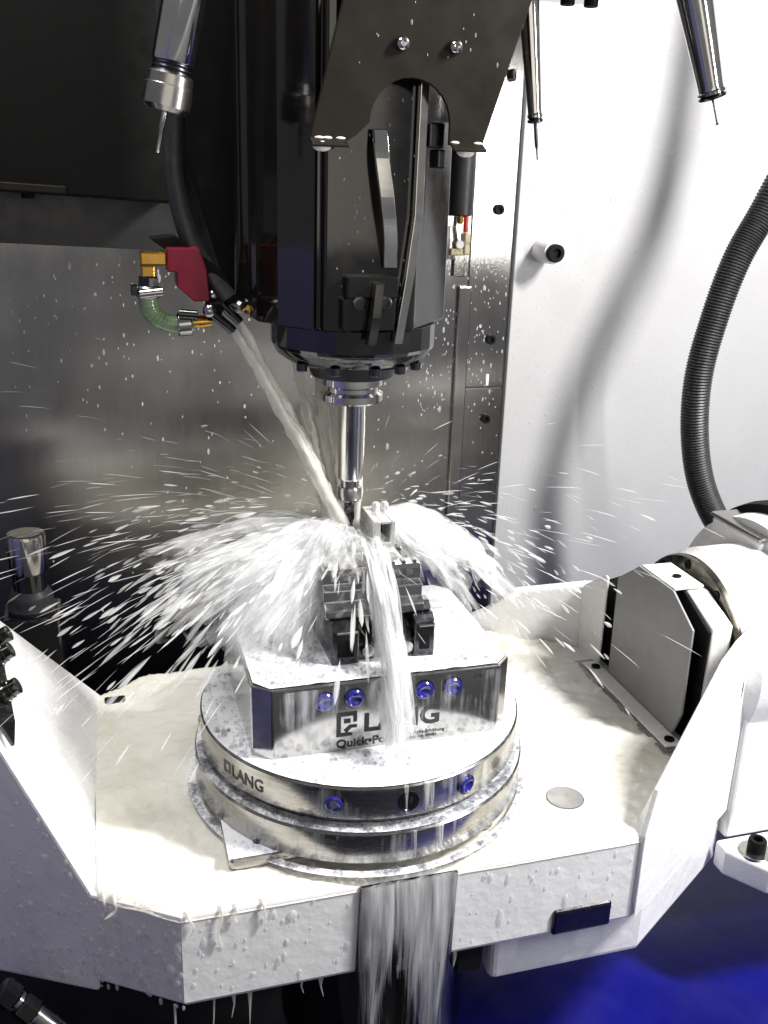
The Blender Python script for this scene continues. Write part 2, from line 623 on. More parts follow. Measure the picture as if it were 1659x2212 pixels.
# sheet metal bracket in front of the head
br = thing('cover_bracket', 'dark brown sheet metal bracket with arched cut-out in front of the spindle', 'bracket', (.01, -.06, .41))
arch = []
for k in range(15):
    a = PI - PI * k / 14
    arch.append((.0063 + .0250 * math.cos(a), .4233 + .0250 * math.sin(a)))
pts = [(-.0558, .4118), (-.0330, .4118), (-.0265, .4160)] + arch + [(.0313, .4118), (.0533, .4125), (.0797, .4948), (.105, .574), (-.016, .574), (-.0366, .487)]
mb = MB(); mb.prism([(x, -.0600, z) for x, z in pts], (0, .0028, 0)); mb.build('plate', 'black_sheet', br, .0005)
for x0, x1 in ((-.0555, -.0335), (.0318, .0530)):
    mb = MB(); mb.prism([(x0, -.0602, .4136), (x0, -.0690, .4095), (x0, -.0686, .4080), (x0, -.0602, .4117)], (x1 - x0, 0, 0)); mb.build('lip', 'black_sheet', br, .0005)
mb = MB(); mb.prism([(.0565, -.0572, .4225), (.0805, -.0572, .4985), (.100, -.0572, .560), (.088, -.0572, .560), (.050, -.0572, .4225)], (0, .03, 0)); mb.build('side_flange', 'black_sheet', br, .0005)
for x in (-.0006, .0325):
    b = bolt_mb((x, -.0602, .4664), (0, -1, 0), .0042, .0040, True); b.build('button_screw', 'chrome', br)
b = bolt_mb((.0712, -.052, .4535), (.75, -.6, .1), .0036, .004); b.build('edge_screw', 'dark_steel', br)

# ================================================================== TOOL HOLDER IN THE SPINDLE
t = thing('tool_holder', 'polished steel tool holder with collet chuck and end mill in the spindle', 'tool holder', (AX, AY, .140))
mb = MB(); mb.lathe([(.2395 - .0045, .0212), (.2365, .0229), (.2412, .0230), (.2432, .0195), (.2462, .0195), (.2478, .0226), (.2560, .0226)], (AX, AY, 0), (0, 0, 1), 56); mb.build('flange', 'chrome', t)
mb = MB(); mb.lathe([(.1745, .0086), (.1758, .0092), (.233, .0096), (.2352, .0110)], (AX, AY, 0), (0, 0, 1), 48); mb.build('shank', 'chrome', t)
mb = MB(); mb.lathe([(.168, .0069), (.1746, .0069)], (AX, AY, 0), (0, 0, 1), 40); mb.build('neck', 'steel', t)
mb = MB(); mb.lathe([(.1575, .0076), (.1590, .0089), (.1668, .0090), (.1685, .0084), (.1687, .0069)], (AX, AY, 0), (0, 0, 1), 48); mb.build('collet_nut', 'satin_steel', t)
# fluted end mill
mb = MB()
rows = 26; sg = 16
vs = []; fs = []
for i in range(rows):
    z = .1576 - i * .0011
    for k in range(sg):
        a = 2 * PI * k / sg
        tw = i * .16
        rr = .0040 * (1 - .30 * (math.cos(2 * (a - tw)) > .35)) if i > 4 else .0040
        vs.append((AX + rr * math.cos(a), AY + rr * math.sin(a), z))
for i in range(rows - 1):
    for k in range(sg):
        k2 = (k + 1) % sg
        fs.append((i * sg + k, (i + 1) * sg + k, (i + 1) * sg + k2, i * sg + k2))
fs.append(tuple((rows - 1) * sg + k for k in range(sg))[::-1])
mb.add(vs, fs, True); mb.build('end_mill', 'dark_steel', t)


# ================================================================== TOOLS WAITING IN THE MAGAZINE
def magazine_tool(name, label, top, tip, parts, group):
    top = Vector(top); tip = Vector(tip)
    ax = (tip - top).normalized()
    o = thing(name, label, 'tool', tuple(tip), group)
    for pn, mat, prof in parts:
        mb = MB(); mb.lathe(prof, top, ax, 36 if pn != 'hex_nut' else 8, pn != 'hex_nut'); mb.build(pn, mat, o)
    return o


L = (Vector((-.1230, -.03, .4850)) - Vector((-.1415, -.03, .4020))).length
e = Vector((-.1415, -.03, .4020)) - Vector((-.1230, -.03, .4850)); e.normalize()
top = Vector((-.1230, -.03, .4850)) - e * .06
LL = (Vector((-.1415, -.03, .4020)) - top).length
magazine_tool('magazine_tool', 'thick collet chuck with threaded neck and thin cutter against the black cover', top, (-.1415, -.03, .4020), [
    ('body', 'chrome', [(0, .0125), (LL - .0515, .0125), (LL - .0505, .0118)]),
    ('thread', 'dark_steel', [(LL - .0506 + .0012 * k, .0112 + .0006 * (k % 2)) for k in range(6)]),
    ('collet_nut', 'satin_steel', [(LL - .0447, .0118), (LL - .0435, .0132), (LL - .0380, .0135), (LL - .0375, .0142), (LL - .0262, .0142), (LL - .0235, .0110), (LL - .0233, .005)]),
    ('cutter', 'steel', [(LL - .0236, .0019), (LL - .0150, .0019), (LL - .0135, .0013), (LL, .0012)]),
], 'tools hanging in the magazine')

for label, a, b_, r0, r1, nl, nr in (
        ('slim tapered tool holder with pointed cutter beside the bracket edge', (.1247, .05, .512), (.1410, .05, .4062), .0078, .0050, .0250, .0013),
        ('tapered tool holder with thin probe needle over the white wall', (.2350, .02, .5260), (.2707, .02, .4345), .0128, .0090, .0185, .0006)):
    a = Vector(a); b_ = Vector(b_); e = (b_ - a).normalized(); a2 = a - e * .05; LL = (b_ - a2).length
    c = LL - nl
    probe = nr < .001
    cut = [(c - .0004, nr), (LL - .0005, nr)] if probe else [(c - .0004, nr), (c + .0150, nr), (c + .0180, nr * .45), (LL, nr * .4)]
    if probe:
        cut = [(c - .0004, nr * 1.8), (c + .003, nr), (LL - .0016, nr), (LL - .0010, nr * 2.0), (LL - .0003, nr * 1.6)]
    mt_ = magazine_tool('magazine_tool', label, a2, b_, [
        ('body', 'chrome', [(0, r0 * 1.25), (.0465, r0 * 1.25), (.047, r0 * 1.02), (c - .0095, r1), (c - .0075, r1 * 1.02)]),
        ('collar', 'steel', [(c - .0076, r1 * .92), (c - .0062, r1 * 1.12), (c - .0046, r1 * 1.12), (c - .0038, r1 * .9)]),
        ('end_cap', 'dark_steel', [(c - .0039, r1 * .9), (c - .0028, r1 * 1.16), (c - .0012, r1 * 1.1), (c - .0003, r1 * .5)]),
        ('needle' if probe else 'cutter', 'dark_steel', cut),
    ], 'tools hanging in the magazine')
# gripper of the magazine at the upper edge
t = thing('tool_gripper', 'flat steel gripper plate with black bolts at the upper picture edge', 'gripper', (.16, .05, .52))
mb = MB(); mb.span((.128, .035, .5155), (.181, .075, .5215)); mb.build('plate', 'steel', t, .001)
for x in (.155, .1735):
    b = bolt_mb((x, .050, .5155), (0, 0, -1), .0052, .005); b.build('bolt', 'black_matte', t)

# ================================================================== COOLANT MANIFOLD
MY = .03
t = thing('coolant_manifold', 'dark red coolant manifold with brass elbow fittings left of the spindle', 'manifold', (-.115, MY, .30))
mb = MB(); mb.prism([(-.1345, MY - .008, .3425), (-.1130, MY - .008, .3425), (-.1085, MY - .008, .3290), (-.1070, MY - .008, .3075), (-.1175, MY - .008, .3075), (-.1285, MY - .008, .3175), (-.1285, MY - .008, .3270), (-.1345, MY - .008, .3270)], (0, .022, 0)); mb.build('block', 'red_anodised', t, .0008)
mb = MB(); mb.prism([(-.145, MY + .004, .3480), (-.128, MY + .004, .3500), (-.100, MY + .004, .330), (-.085, MY + .004, .308), (-.092, MY + .004, .303), (-.118, MY + .004, .329)], (0, .02, 0)); mb.build('carrier', 'black_matte', t, .001)
# upper brass elbow
mb = MB(); mb.span((-.1520, MY - .006, .3310), (-.1345, MY + .006, .3400)); mb.span((-.1518, MY - .0058, .3230), (-.1425, MY + .0058, .3312)); el = mb.build('elbow_fitting', 'brass', t, .0012)
mb = MB(); mb.lathe([(0, .0072), (.006, .0075), (.0065, .0066), (.010, .0068)], (-.1470, MY, .3232), (-.05, 0, -1), 6, False); mb.build('hex_nut', 'dark_steel', el, .0004)
# transparent hose bend
hp = spline([(-.1475, MY, .3150), (-.1482, MY, .3080), (-.1455, MY, .2985), (-.1370, MY, .2925), (-.1270, MY, .2905), (-.1180, MY, .2920)], 28)
mb = MB(); mb.tube(hp, .0062, 20); mb.build('hose', 'green_hose', t)
mb = MB()
rings = spline([(-.1482, MY, .3080), (-.1455, MY, .2985), (-.1370, MY, .2925)], 9)
for k in range(9):
    a = rings[max(k - 1, 0)]; b_ = rings[min(k + 1, 8)]; e = (b_ - a).normalized()
    mb.lathe([(-.0004, .0062), (0, .0066), (.0004, .0062)], rings[k], e, 16)
mb.build('hose_spiral', 'green_hose', t)
# clamps
mb = MB(); mb.lathe([(0, .0078), (.001, .0086), (.0068, .0086), (.0078, .0078)], (-.1472, MY, .3172), (-.06, 0, -1), 24); c1 = mb.build('hose_clamp', 'satin_steel', t)
mb = MB(); mb.lathe([(0, .0030), (.015, .0030)], (-.1530, MY - .0075, .3125), (1, -.1, .12), 16); mb.build('clamp_screw', 'steel', c1)
mb = MB(); mb.span((-.1590, MY - .006, .3115), (-.1545, MY + .004, .3180)); mb.build('clamp_lug', 'dark_steel', c1, .0006)
mb = MB(); mb.lathe([(0, .0074), (.001, .0082), (.009, .0082), (.010, .0070)], (-.1290, MY, .2907), (1, 0, .08), 24); c2 = mb.build('hose_clamp', 'steel', t)
mb = MB(); mb.lathe([(0, .0032), (.012, .0032)], (-.1275, MY - .006, .2992), (.9, -.2, -.05), 16); mb.build('clamp_screw', 'dark_steel', c2)
mb = MB(); mb.lathe([(0, .0040), (.0065, .0044), (.0135, .0036)], (-.1190, MY, .2922), (1, 0, .05), 20); mb.build('brass_fitting', 'brass', t)
mb = MB(); mb.span((-.1085, MY - .006, .2940), (-.0985, MY + .012, .3062)); mb.build('outlet_block', 'black_matte', t, .001)
for a, b_ in (((-.1075, MY - .008, .3012), (-.0912, MY - .008, .2872)), ((-.1035, MY + .006, .3094), (-.0844, MY + .006, .2913))):
    a = Vector(a); b_ = Vector(b_); e = (b_ - a).normalized()
    mb = MB(); mb.tube([a, b_ - e * .001, b_], [.0034, .0032, .0028], 20); nz = mb.build('nozzle', 'dark_steel', t)
    mb = MB(); mb.ball(a, .0048, rings=8, seg=14); mb.build('ball_joint', 'steel', nz)
mb = MB(); mb.lathe([(0, .0050), (.008, .0050), (.009, .0042)], (-.0905, MY + .01, .3035), (.8, -.5, -.35), 20); mb.build('ball_joint', 'satin_steel', t)
mb = MB(); mb.lathe([(0, .0034), (.006, .0038), (.0065, .003)], (-.0800, MY + .008, .3005), (.8, -.3, -.45), 6, False); mb.build('brass_plug', 'brass', t)
mb = MB(); mb.lathe([(0, .005), (.007, .005), (.0075, .0042)], (-.0740, MY + .006, .2985), (.85, -.1, -.5), 20); mb.build('steel_plug', 'chrome', t)

# black coolant hose feeding the manifold
hs = spline([(-.1290, .05, .56), (-.1270, .05, .48), (-.1244, .05, .4262), (-.1243, .05, .3817), (-.1130, .045, .3380), (-.0930, .035, .3070)], 40)
mb = MB(); mb.tube(hs, .0072, 20)
tag(mb.build('coolant_hose', 'black_rubber'), 'thick black rubber hose curving down beside the spindle to the red manifold', 'hose')

# valve behind the right flank of the spindle
t = thing('air_valve', 'black tube with red and cream plastic fittings behind the right spindle flank', 'valve', (.118, .15, .33))
mb = MB(); mb.lathe([(.3605, .0092), (.3615, .0108), (.50, .0125)], (.119, .15, 0), (0, 0, 1), 28); mb.build('sleeve', 'black_rubber', t)
mb = MB(); mb.lathe([(.3475, .0022), (.3606, .0022)], (.1225, .143, 0), (0, 0, 1), 16); mb.build('red_tube', 'red_plastic', t)
mb = MB(); mb.lathe([(.3545, .0022), (.3606, .003)], (.1170, .143, 0), (0, 0, 1), 16); mb.build('brass_tube', 'brass', t)
mb = MB(); mb.span((.1205, .139, .3290), (.1265, .150, .3470)); mb.span((.1085, .139, .3285), (.1204, .150, .3345)); mb.build('elbow', 'beige_bronze', t, .0012)
mb = MB(); mb.lathe([(0, .0034), (.003, .0034), (.003, .0014)], (.1165, .141, .3380), (0, -1, 0), 18); mb.build('eye', 'white_paint', t)
mb = MB(); mb.lathe([(.325, .008), (.34, .0105), (.352, .0085)], (.1085, .152, 0), (0, 0, 1), 24); mb.build('valve_body', 'satin_steel', t)

# ================================================================== TILTING CRADLE
cr_ = thing('tilting_cradle', 'white octagonal trunnion cradle flooded with milky coolant', 'machine table', (0, .035, -.15))
ZT = -.0705
tray = [(-.155, -.132), (.187, -.132), (.335, -.035), (.335, .134), (.187, .224), (-.155, .202), (-.27, .127), (-.27, -.057)]
mb = MB()
lo = [(x * .985, .035 + (y - .035) * .985, -.1490) for x, y in tray]
n = len(tray)
vs = [(x, y, ZT) for x, y in tray] + [(x, y, -.1435) for x, y in tray] + lo
fs = [tuple(range(n)), tuple(range(3 * n - 1, 2 * n - 1, -1))]
for k in range(2):
    for i in range(n):
        j = (i + 1) % n
        fs.append((k * n + i, (k + 1) * n + i, (k + 1) * n + j, k * n + j))
mb.add(vs, fs); mb.build('tray', 'white_paint', cr_, .0035, 3)
# left arm rising towards the picture edge
mb = MB()
mb.hexa([(-.2105, -.0960, -.156), (-.205, .1690, -.156), (-.36, .068, -.170), (-.36, .004, -.170), (-.2105, -.0960, -.0700), (-.2000, .1730, -.0700), (-.345, .078, .135), (-.345, -.008, .135)])
mb2 = MB()
P0 = [(-.2100, -.0962, -.1565), (-.199, .1735, -.1565), (-.345, .079, -.1715), (-.345, -.0083, -.1715)]
P1 = [(-.2100, -.0962, -.0703), (-.199, .1735, -.0703), (-.345, .079, .1380), (-.345, -.0083, .1950)]
mb2.add(P0 + P1, [(0, 1, 2, 3), (4, 7, 6, 5), (0, 4, 5, 1), (1, 5, 6, 2), (2, 6, 7, 3), (3, 7, 4, 0)])
mb2.build('arm', 'white_paint', cr_, .004, 3)
# right arm: front chamfer wall, rear chamfer wall, end block
mb = MB()
rim = [(.187, -.0695), (.198, -.035), (.278, .0365), (.300, .0450), (.337, .0500)]
low = [(.337, -.136), (.187, -.145)]
oy = lambda x: -.1350 + (x - .187) * .640
nr = len(rim)
top_o = [(x, oy(x), z) for x, z in rim]
top_i = [(x - .0020, oy(x) + .0031, z) for x, z in rim]
bot_i = [(x - .0085, oy(x) + .0130, -.075 if z < -.02 else -.060) for x, z in rim]
bot_o = [(x, oy(x), -.145 + (x - .187) * .06) for x, z in rim]
vs = top_o + top_i + bot_i + bot_o
fs = []
for i in range(nr - 1):
    fs += [(i, i + 1, nr + i + 1, nr + i), (nr + i, nr + i + 1, 2 * nr + i + 1, 2 * nr + i), (2 * nr + i, 2 * nr + i + 1, 3 * nr + i + 1, 3 * nr + i), (3 * nr + i, 3 * nr + i + 1, i + 1, i)]
fs += [(0, nr, 2 * nr, 3 * nr), (nr - 1, 4 * nr - 1, 3 * nr - 1, 2 * nr - 1)]
mb.add(vs, fs)
mb.build('arm', 'white_paint', cr_, .003, 3)
RW = [(x, .225 - (x - .185) * .608, z) for x, z in ((.170, -.14), (.170, -.064), (.196, -.046), (.2225, -.0185), (.2820, -.0010), (.335, .006), (.335, -.14))]
mb = MB()
mb.prism(RW, (.007, .0115, 0)); mb.build('rear_wall', 'white_paint', cr_, .0025, 3)
mb = MB()
mb.prism([(.2935, -.034, -.14), (.2935, -.034, .0440), (.2935, .0050, .0600), (.2935, .0640, .0600), (.2935, .1010, .0360), (.2935, .1210, .0260), (.2935, .1240, -.14)], (.021, 0, 0)); mb.build('end_block', 'white_paint', cr_, .0025, 3)
mb = MB()
mb.prism([(.2810, .1195, -.075), (.2810, .1195, .0262), (.2810, .1240, .0272), (.2810, .1650, -.0005), (.2810, .1650, -.075)], (.0030, 0, 0)); mb.build('inner_wall', 'white_paint', cr_, .002, 3)
# black inset that makes the gaps round the cover plate dark
mb = MB()
mb.prism([(.2905, -.0325, -.0690), (.2905, -.0345, .0400), (.2905, .0070, .0595), (.2905, .0640, .0595), (.2905, .1560, .0040), (.2905, .1560, -.0690)], (.0025, 0, 0)); mb.build('dark_inset', 'black_matte', cr_)
# lower body on the right, recessed below the front face
mb = MB()
mb.prism([(.077, -.118, -.148), (.205, -.118, -.148), (.334, -.034, -.148), (.334, .12, -.148), (.077, .12, -.148)], (0, 0, -.048)); mb.build('lower_body', 'white_paint', cr_, .006, 3)
# steel insert in the middle of the front face
mb = MB(); mb.prism([(-.0330, -.1318, -.0712), (.0386, -.1318, -.0712), (.0376, -.1318, -.1440), (-.0352, -.1318, -.1460)], (0, -.0022, 0)); ins = mb.build('steel_insert', 'dark_steel', cr_, .0006)
b = bolt_mb((.021, -.1338, -.0860), (0, -1, 0), .0036, .0018); b.build('screw', 'black_matte', ins)
mb = MB(); mb.span((.1180, -.1345, -.1470), (.1668, -.1300, -.1245)); mb.build('stop_block', 'dark_steel', cr_, .003)
mb = MB(); mb.lathe([(0, .0150), (.0008, .0150), (.001, .0143)], (.1505, -.0745, ZT), (0, 0, 1), 40); mb.build('round_plug', 'satin_steel', cr_)
mb = MB(); mb.span((-.197, .150, -.0702), (-.178, .162, -.0660)); mb.build('rear_plug', 'dark_steel', cr_, .002)
# dark rotary drive below the tray
mb = MB(); mb.lathe([(-.262, .070), (-.258, .0755), (-.149, .0755)], (.004, -.045, 0), (0, 0, 1), 56); mb.build('drive_housing', 'black_paint', cr_)
mb = MB(); mb.span((.044, -.128, -.172), (.066, -.110, -.150)); mb.build('drive_lug', 'black_matte', cr_, .002)

# cover plate on the right arm
t = thing('arm_cover', 'grey folded cover plate with eight-sided face and screwed foot on the right arm', 'cover plate', (.275, .03, -.07))
mb = MB()
mb.prism([(.2800, .0970, -.0670), (.2800, .0990, .0355), (.2800, .0650, .0608), (.2800, .0085, .0608), (.2800, -.0267, .0395), (.2800, -.0279, -.0400), (.2800, -.0170, -.0670)], (.0022, 0, 0)); mb.build('face', 'grey_paint', t, .0005)
mb = MB(); mb.prism([(.2823, .0650, .0600), (.2823, .0090, .0600), (.3080, .0050, .0630), (.3080, .0580, .0630)], (0, 0, .0020)); tb = mb.build('top_tab', 'white_paint', t, .0005)
b = bolt_mb((.2970, .0300, .0638), (0, 0, 1), .0038, .0012); b.build('screw', 'black_matte', tb)
mb = MB(); mb.span((.2595, -.0420, ZT + .0002), (.2800, .1290, -.0668)); ft = mb.build('foot', 'satin_steel', t, .0005)
mb = MB(); mb.span((.2640, -.0350, -.0667), (.2798, .1210, -.0640)); mb.build('foot_pad', 'white_paint', ft, .001)
for y in (-.0270, .1080):
    b = bolt_mb((.2725, y, -.0641), (0, 0, 1), .0045, .0018); b.build('screw', 'black_matte', ft)

# trunnion bearing: black ring, white housing, dark rear ring
t = thing('trunnion_housing', 'white round trunnion bearing housing at the right picture edge', 'bearing housing', (.40, .035, -.2))
TY, TZ = .0345, -.008
mb = MB(); mb.lathe([(.3150, .060), (.3152, .0830), (.3180, .0842), (.3215, .0842)], (0, TY, TZ), (1, 0, 0), 72); rg = mb.build('bearing_ring', 'dark_bronze', t)
for a in (20, 52, 84, 120, 150, -12):
    mb = bolt_mb((.3150, TY + .077 * math.cos(R(a)), TZ + .077 * math.sin(R(a))), (-1, 0, 0), .0042, .001); mb.build('ring_bolt', 'black_matte', rg)
mb = MB(); mb.lathe([(.3216, .080), (.3300, .0840), (.336, .0885), (.40, .0895), (.408, .093), (.52, .096)], (0, TY, TZ), (1, 0, 0), 72); mb.build('barrel', 'white_paint', t)
mb = MB(); mb.lathe([(.4075, .1000), (.4085, .1240), (.420, .1265), (.52, .1270)], (0, TY + .012, TZ - .004), (1, 0, 0), 72); mb.build('rear_ring', 'black_matte', t)
mb = MB(); mb.lathe([(.384, .0900), (.387, .1130), (.4076, .1160)], (0, TY + .012, TZ - .004), (1, 0, 0), 72); mb.build('rear_shoulder', 'white_paint', t)
mb = MB(); mb.span((.3790, .030, .050), (.46, .105, .0890)); bx = mb.build('terminal_box', 'white_paint', t, .003, 3)
mb = MB(); mb.span((.3770, .0285, .0892), (.463, .107, .0935)); mb.build('lid', 'satin_steel', bx, .002)
# pedestal
mb = MB(); mb.prism([(.332, -.046, .022), (.332, -.046, -.165), (.332, .12, -.165), (.332, .12, -.02)], (.26, 0, 0)); mb.build('pedestal', 'white_paint', t, .004, 3)
mb = MB(); mb.prism([(.322, -.0462, -.163), (.322, -.0620, -.163), (.345, -.0950, -.163), (.56, -.0950, -.163), (.56, -.0462, -.163)], (0, 0, -.026)); fo2 = mb.build('foot', 'white_paint', t, .003, 3)
mb = MB(); mb.lathe([(-.1635, .0150), (-.1615, .0150), (-.1608, .0142)], (.3470, -.0700, 0), (0, 0, 1), 32); mb.build('washer', 'satin_steel', fo2)
b = bolt_mb((.3470, -.0700, -.1606), (0, 0, 1), .0080, .0115); b.build('bolt', 'black_matte', fo2)

# corrugated hose in front of the white wall
hp = spline([(.545, .25, .76), (.540, .25, .58), (.528, .25, .455), (.4957, .25, .3732), (.4680, .25, .3171), (.4505, .25, .2547), (.4410, .25, .1902), (.4475, .25, .1225), (.4652, .245, .062), (.500, .235, .008), (.56, .22, -.04)], 420)
mb = MB(); mb.tube(hp, [.0142 + (.0012 if k % 2 else -.0002) for k in range(420)], 16)
tag(mb.build('corrugated_hose', 'black_rubber'), 'black corrugated conduit hose bowing down in front of the white wall', 'hose')

# grey connector plate on the left arm
t = thing('connector_plate', 'grey plate with black connectors on the left cradle arm at the picture edge', 'connector plate', (-.27, .03, .02))


def arm_pt(u, v, h=0.0):
    """u 0..1 along the slope upwards, v 0..1 from front rim to rear rim, h height above the face"""
    a = Vector(P1[0]).lerp(Vector(P1[1]), v); b_ = Vector(P1[3]).lerp(Vector(P1[2]), v)
    nrm = (Vector(P1[1]) - Vector(P1[0])).cross(Vector(P1[3]) - Vector(P1[0])).normalized()
    if nrm.z < 0: nrm = -nrm
    return a.lerp(b_, u) + nrm * h


ARMN = (arm_pt(.5, .5, 1) - arm_pt(.5, .5, 0))
mb = MB(); mb.prism([arm_pt(.350, .08, .0005), arm_pt(.365, .22, .0005), arm_pt(.515, .80, .0005), arm_pt(.95, .80, .0005), arm_pt(.95, .08, .0005)], ARMN * .003); mb.build('plate', 'dark_steel', t, .001)
for u, v in ((.515, .62), (.490, .48), (.435, .26)):
    c = arm_pt(u, v, .003)
    mb = MB(); mb.lathe([(0, .0085), (.004, .0085), (.0045, .0070), (.009, .0070), (.0095, .0062), (.014, .0062), (.0145, .004)], c, ARMN, 24); cn = mb.build('connector', 'black_paint', t)
    mb = MB(); mb.lathe([(.0046, .0076), (.0058, .0076)], c, ARMN, 24); mb.build('clip_ring', 'chrome', cn)

# steel capped post behind the cradle
t = thing('capped_post', 'black post with bright steel cap behind the left cradle arm', 'post', (-.2575, .25, -.12))
PX, PY_ = -.2578, .25
mb = MB(); mb.lathe([(.0275, .0170), (.0295, .0178), (.0625, .0178), (.0655, .0165), (.0660, .0140)], (PX, PY_, 0), (0, 0, 1), 44); mb.build('cap', 'steel', t)
mb = MB(); mb.lathe([(.010, .0155), (.0276, .0155)], (PX, PY_, 0), (0, 0, 1), 36); mb.build('stem', 'black_paint', t)
mb = MB(); mb.lathe([(-.012, .0215), (-.008, .0225), (-.002, .0200), (.002, .0205), (.006, .0185), (.0102, .0165)], (PX, PY_, 0), (0, 0, 1), 36); mb.build('bellows', 'black_rubber', t)
mb = MB(); mb.span((PX - .026, PY_ - .024, -.40), (PX + .026, PY_ + .024, -.0125)); mb.build('base', 'black_paint', t, .003)

# fitting at the lower left under the cradle
t = thing('hose_fitting', 'dark hexagonal hose fitting under the cradle at the lower left corner', 'fitting', (-.255, -.1, -.16))
A0 = Vector((-.276, -.085, -.146)); e = Vector((.035, -.012, -.036)).normalized()
for nm, a0, a1, r, sgn, mat in (('hex_nut', 0, .013, .0098, 6, 'dark_steel'), ('collar', .0131, .0175, .0074, 24, 'steel'), ('hex_nut', .0176, .030, .0092, 6, 'black_paint'), ('braided_hose', .0301, .11, .0078, 24, 'satin_steel')):
    mb = MB(); mb.lathe([(a0, r * .9), (a0 + .001, r), (a1 - .001, r), (a1, r * .9)], A0, e, sgn, sgn > 6); mb.build(nm, mat, t)

# ================================================================== ROTARY PLATES
t = thing('base_plate', 'square steel base plate under the round plates, corner showing in the coolant', 'plate', (0, 0, ZT))
mb = MB(); mb.span((-.119, -.100, -.0703), (.080, .105, -.0582)); mb.build('slab', 'satin_steel', t, .010, 4)
b = bolt_mb((-.094, -.083, -.0583), (0, 0, 1), .006, .001); b.build('screw', 'blue_plastic', t)

t = thing('rotary_faceplate', 'lower of the two round steel plates, wider and plain', 'plate', (0, 0, -.058))
mb = MB(); mb.lathe([(-.0580, .1290), (-.0565, .1300), (-.0345, .1300), (-.0330, .1285), (-.0330, .02)], (0, 0, 0), (0, 0, 1), 128); mb.build('disc', 'ground_steel', t)

t = thing('clamping_plate', 'upper of the two round steel plates, engraved LANG with blue plugs in its rim', 'plate', (0, 0, -.033))
mb = MB(); mb.lathe([(-.0329, .1180), (-.0250, .1182), (-.0248, .1245), (-.0238, .1250), (-.0012, .1250), (0, .1238), (0, .02)], (0, 0, 0), (0, 0, 1), 128); mb.build('disc', 'ground_steel', t)
for a, mat in ((-112.8, 'blue_plastic'), (-89.1, None), (-67.6, 'blue_plastic')):
    dv = Vector((math.cos(R(a)), math.sin(R(a)), 0))
    c = dv * .1238 + Vector((0, 0, -.0128))
    mb = MB(); mb.lathe([(0, .0078), (.0016, .0078), (.0016, .0068), (.0013, .0066), (.0013, .001)], c, dv, 32); pr = mb.build('bore', 'dark_steel', t)
    if mat:
        mb = MB(); mb.lathe([(.0012, .0063), (.0030, .0060), (.0036, .0048), (.0022, .0030), (.0018, .0010)], c, dv, 28); mb.build('plug', mat, pr)
# engraved LANG wrapped round the rim
vs, fs = fit_text('LANG', 0, .0310, .0095, .012)
mb = MB(); out = []
for x, y, z in vs:
    a = R(-151.5) + x / .125
    rr = .1251 + z * .02
    out.append((rr * math.cos(a), rr * math.sin(a), -.0178 + y))
mb.add(out, fs)
for u0, u1, v0, v1 in ((-.0105, -.0080, 0, .0095), (-.0080, -.0020, 0, .0022), (-.0080, -.0020, .0073, .0095), (-.0042, -.0020, .0022, .0073)):
    q = []
    for x, y in ((u0, v0), (u1, v0), (u1, v1), (u0, v1)):
        a = R(-151.5) + x / .125
        q.append((.1252 * math.cos(a), .1252 * math.sin(a), -.0178 + y))
    mb.add(q, [(0, 1, 2, 3)])
mb.build('lettering', 'ink', t)

# ================================================================== RISER BLOCK
t = thing('riser_block', 'steel riser block engraved LANG with a row of blue plugs, on the round plates', 'riser', (0, 0, 0))
FY = -.0747; HX = .0965; ZR = .056
out = [(-HX + .0135, FY), (HX - .0105, FY), (HX, FY + .0105), (HX, -FY - .011), (HX - .011, -FY), (-HX + .011, -FY), (-HX, -FY - .011), (-HX, FY + .0105)]
mb = MB(); mb.prism([(x, y, .0002) for x, y in out], (0, 0, ZR)); mb.build('body', 'steel', t, .0012, 3)
for x, z, plug in ((-.0463, .0430, 1), (-.0246, .0432, 1), (.0062, .0426, 0), (.0273, .0432, 1), (.0490, .0433, 1)):
    c = Vector((x, FY - .0003, z))
    mb = MB(); mb.lathe([(-.0004, .0078), (.0004, .0078), (.0004, .0070), (.0002, .0068), (.0002, .0005)], c, (0, -1, 0), 36); bo = mb.build('bore', 'dark_steel', t)
    if plug:
        mb = MB(); mb.lathe([(.0002, .0070), (.0012, .0069), (.0022, .0060), (.0024, .0048), (.0008, .0026), (.0006, .0008)], c, (0, -1, 0), 32); mb.build('plug', 'blue_plastic', bo)


def face_text(body, x0, x1, z, h, emb, par):
    vs, fs = fit_text(body, x0, x1, h, emb)
    mb = MB(); mb.add([(x0 + x, FY - .00025 - zz * .01, z + y) for x, y, zz in vs], fs)
    return mb.build('lettering', 'ink', par)


face_text('LANG', -.0168, .0402, .0152, .0140, .032, t)
face_text('Quick\u2022Point', -.0372, .0098, .0040, .0062, .028, t)
face_text('\u00ae', .0108, .0135, .0065, .0030, 0, t)
face_text('5-Achs-Erh\u00f6hung', .0176, .0447, .0073, .0027, .010, t)
face_text('Art. Nr. 45480', .0178, .0385, .0037, .0025, .010, t)
face_text('30Nm', .0108, .0204, .0480, .0030, .012, t)
face_text('3164', .0650, .0740, .0478, .0032, .012, t)
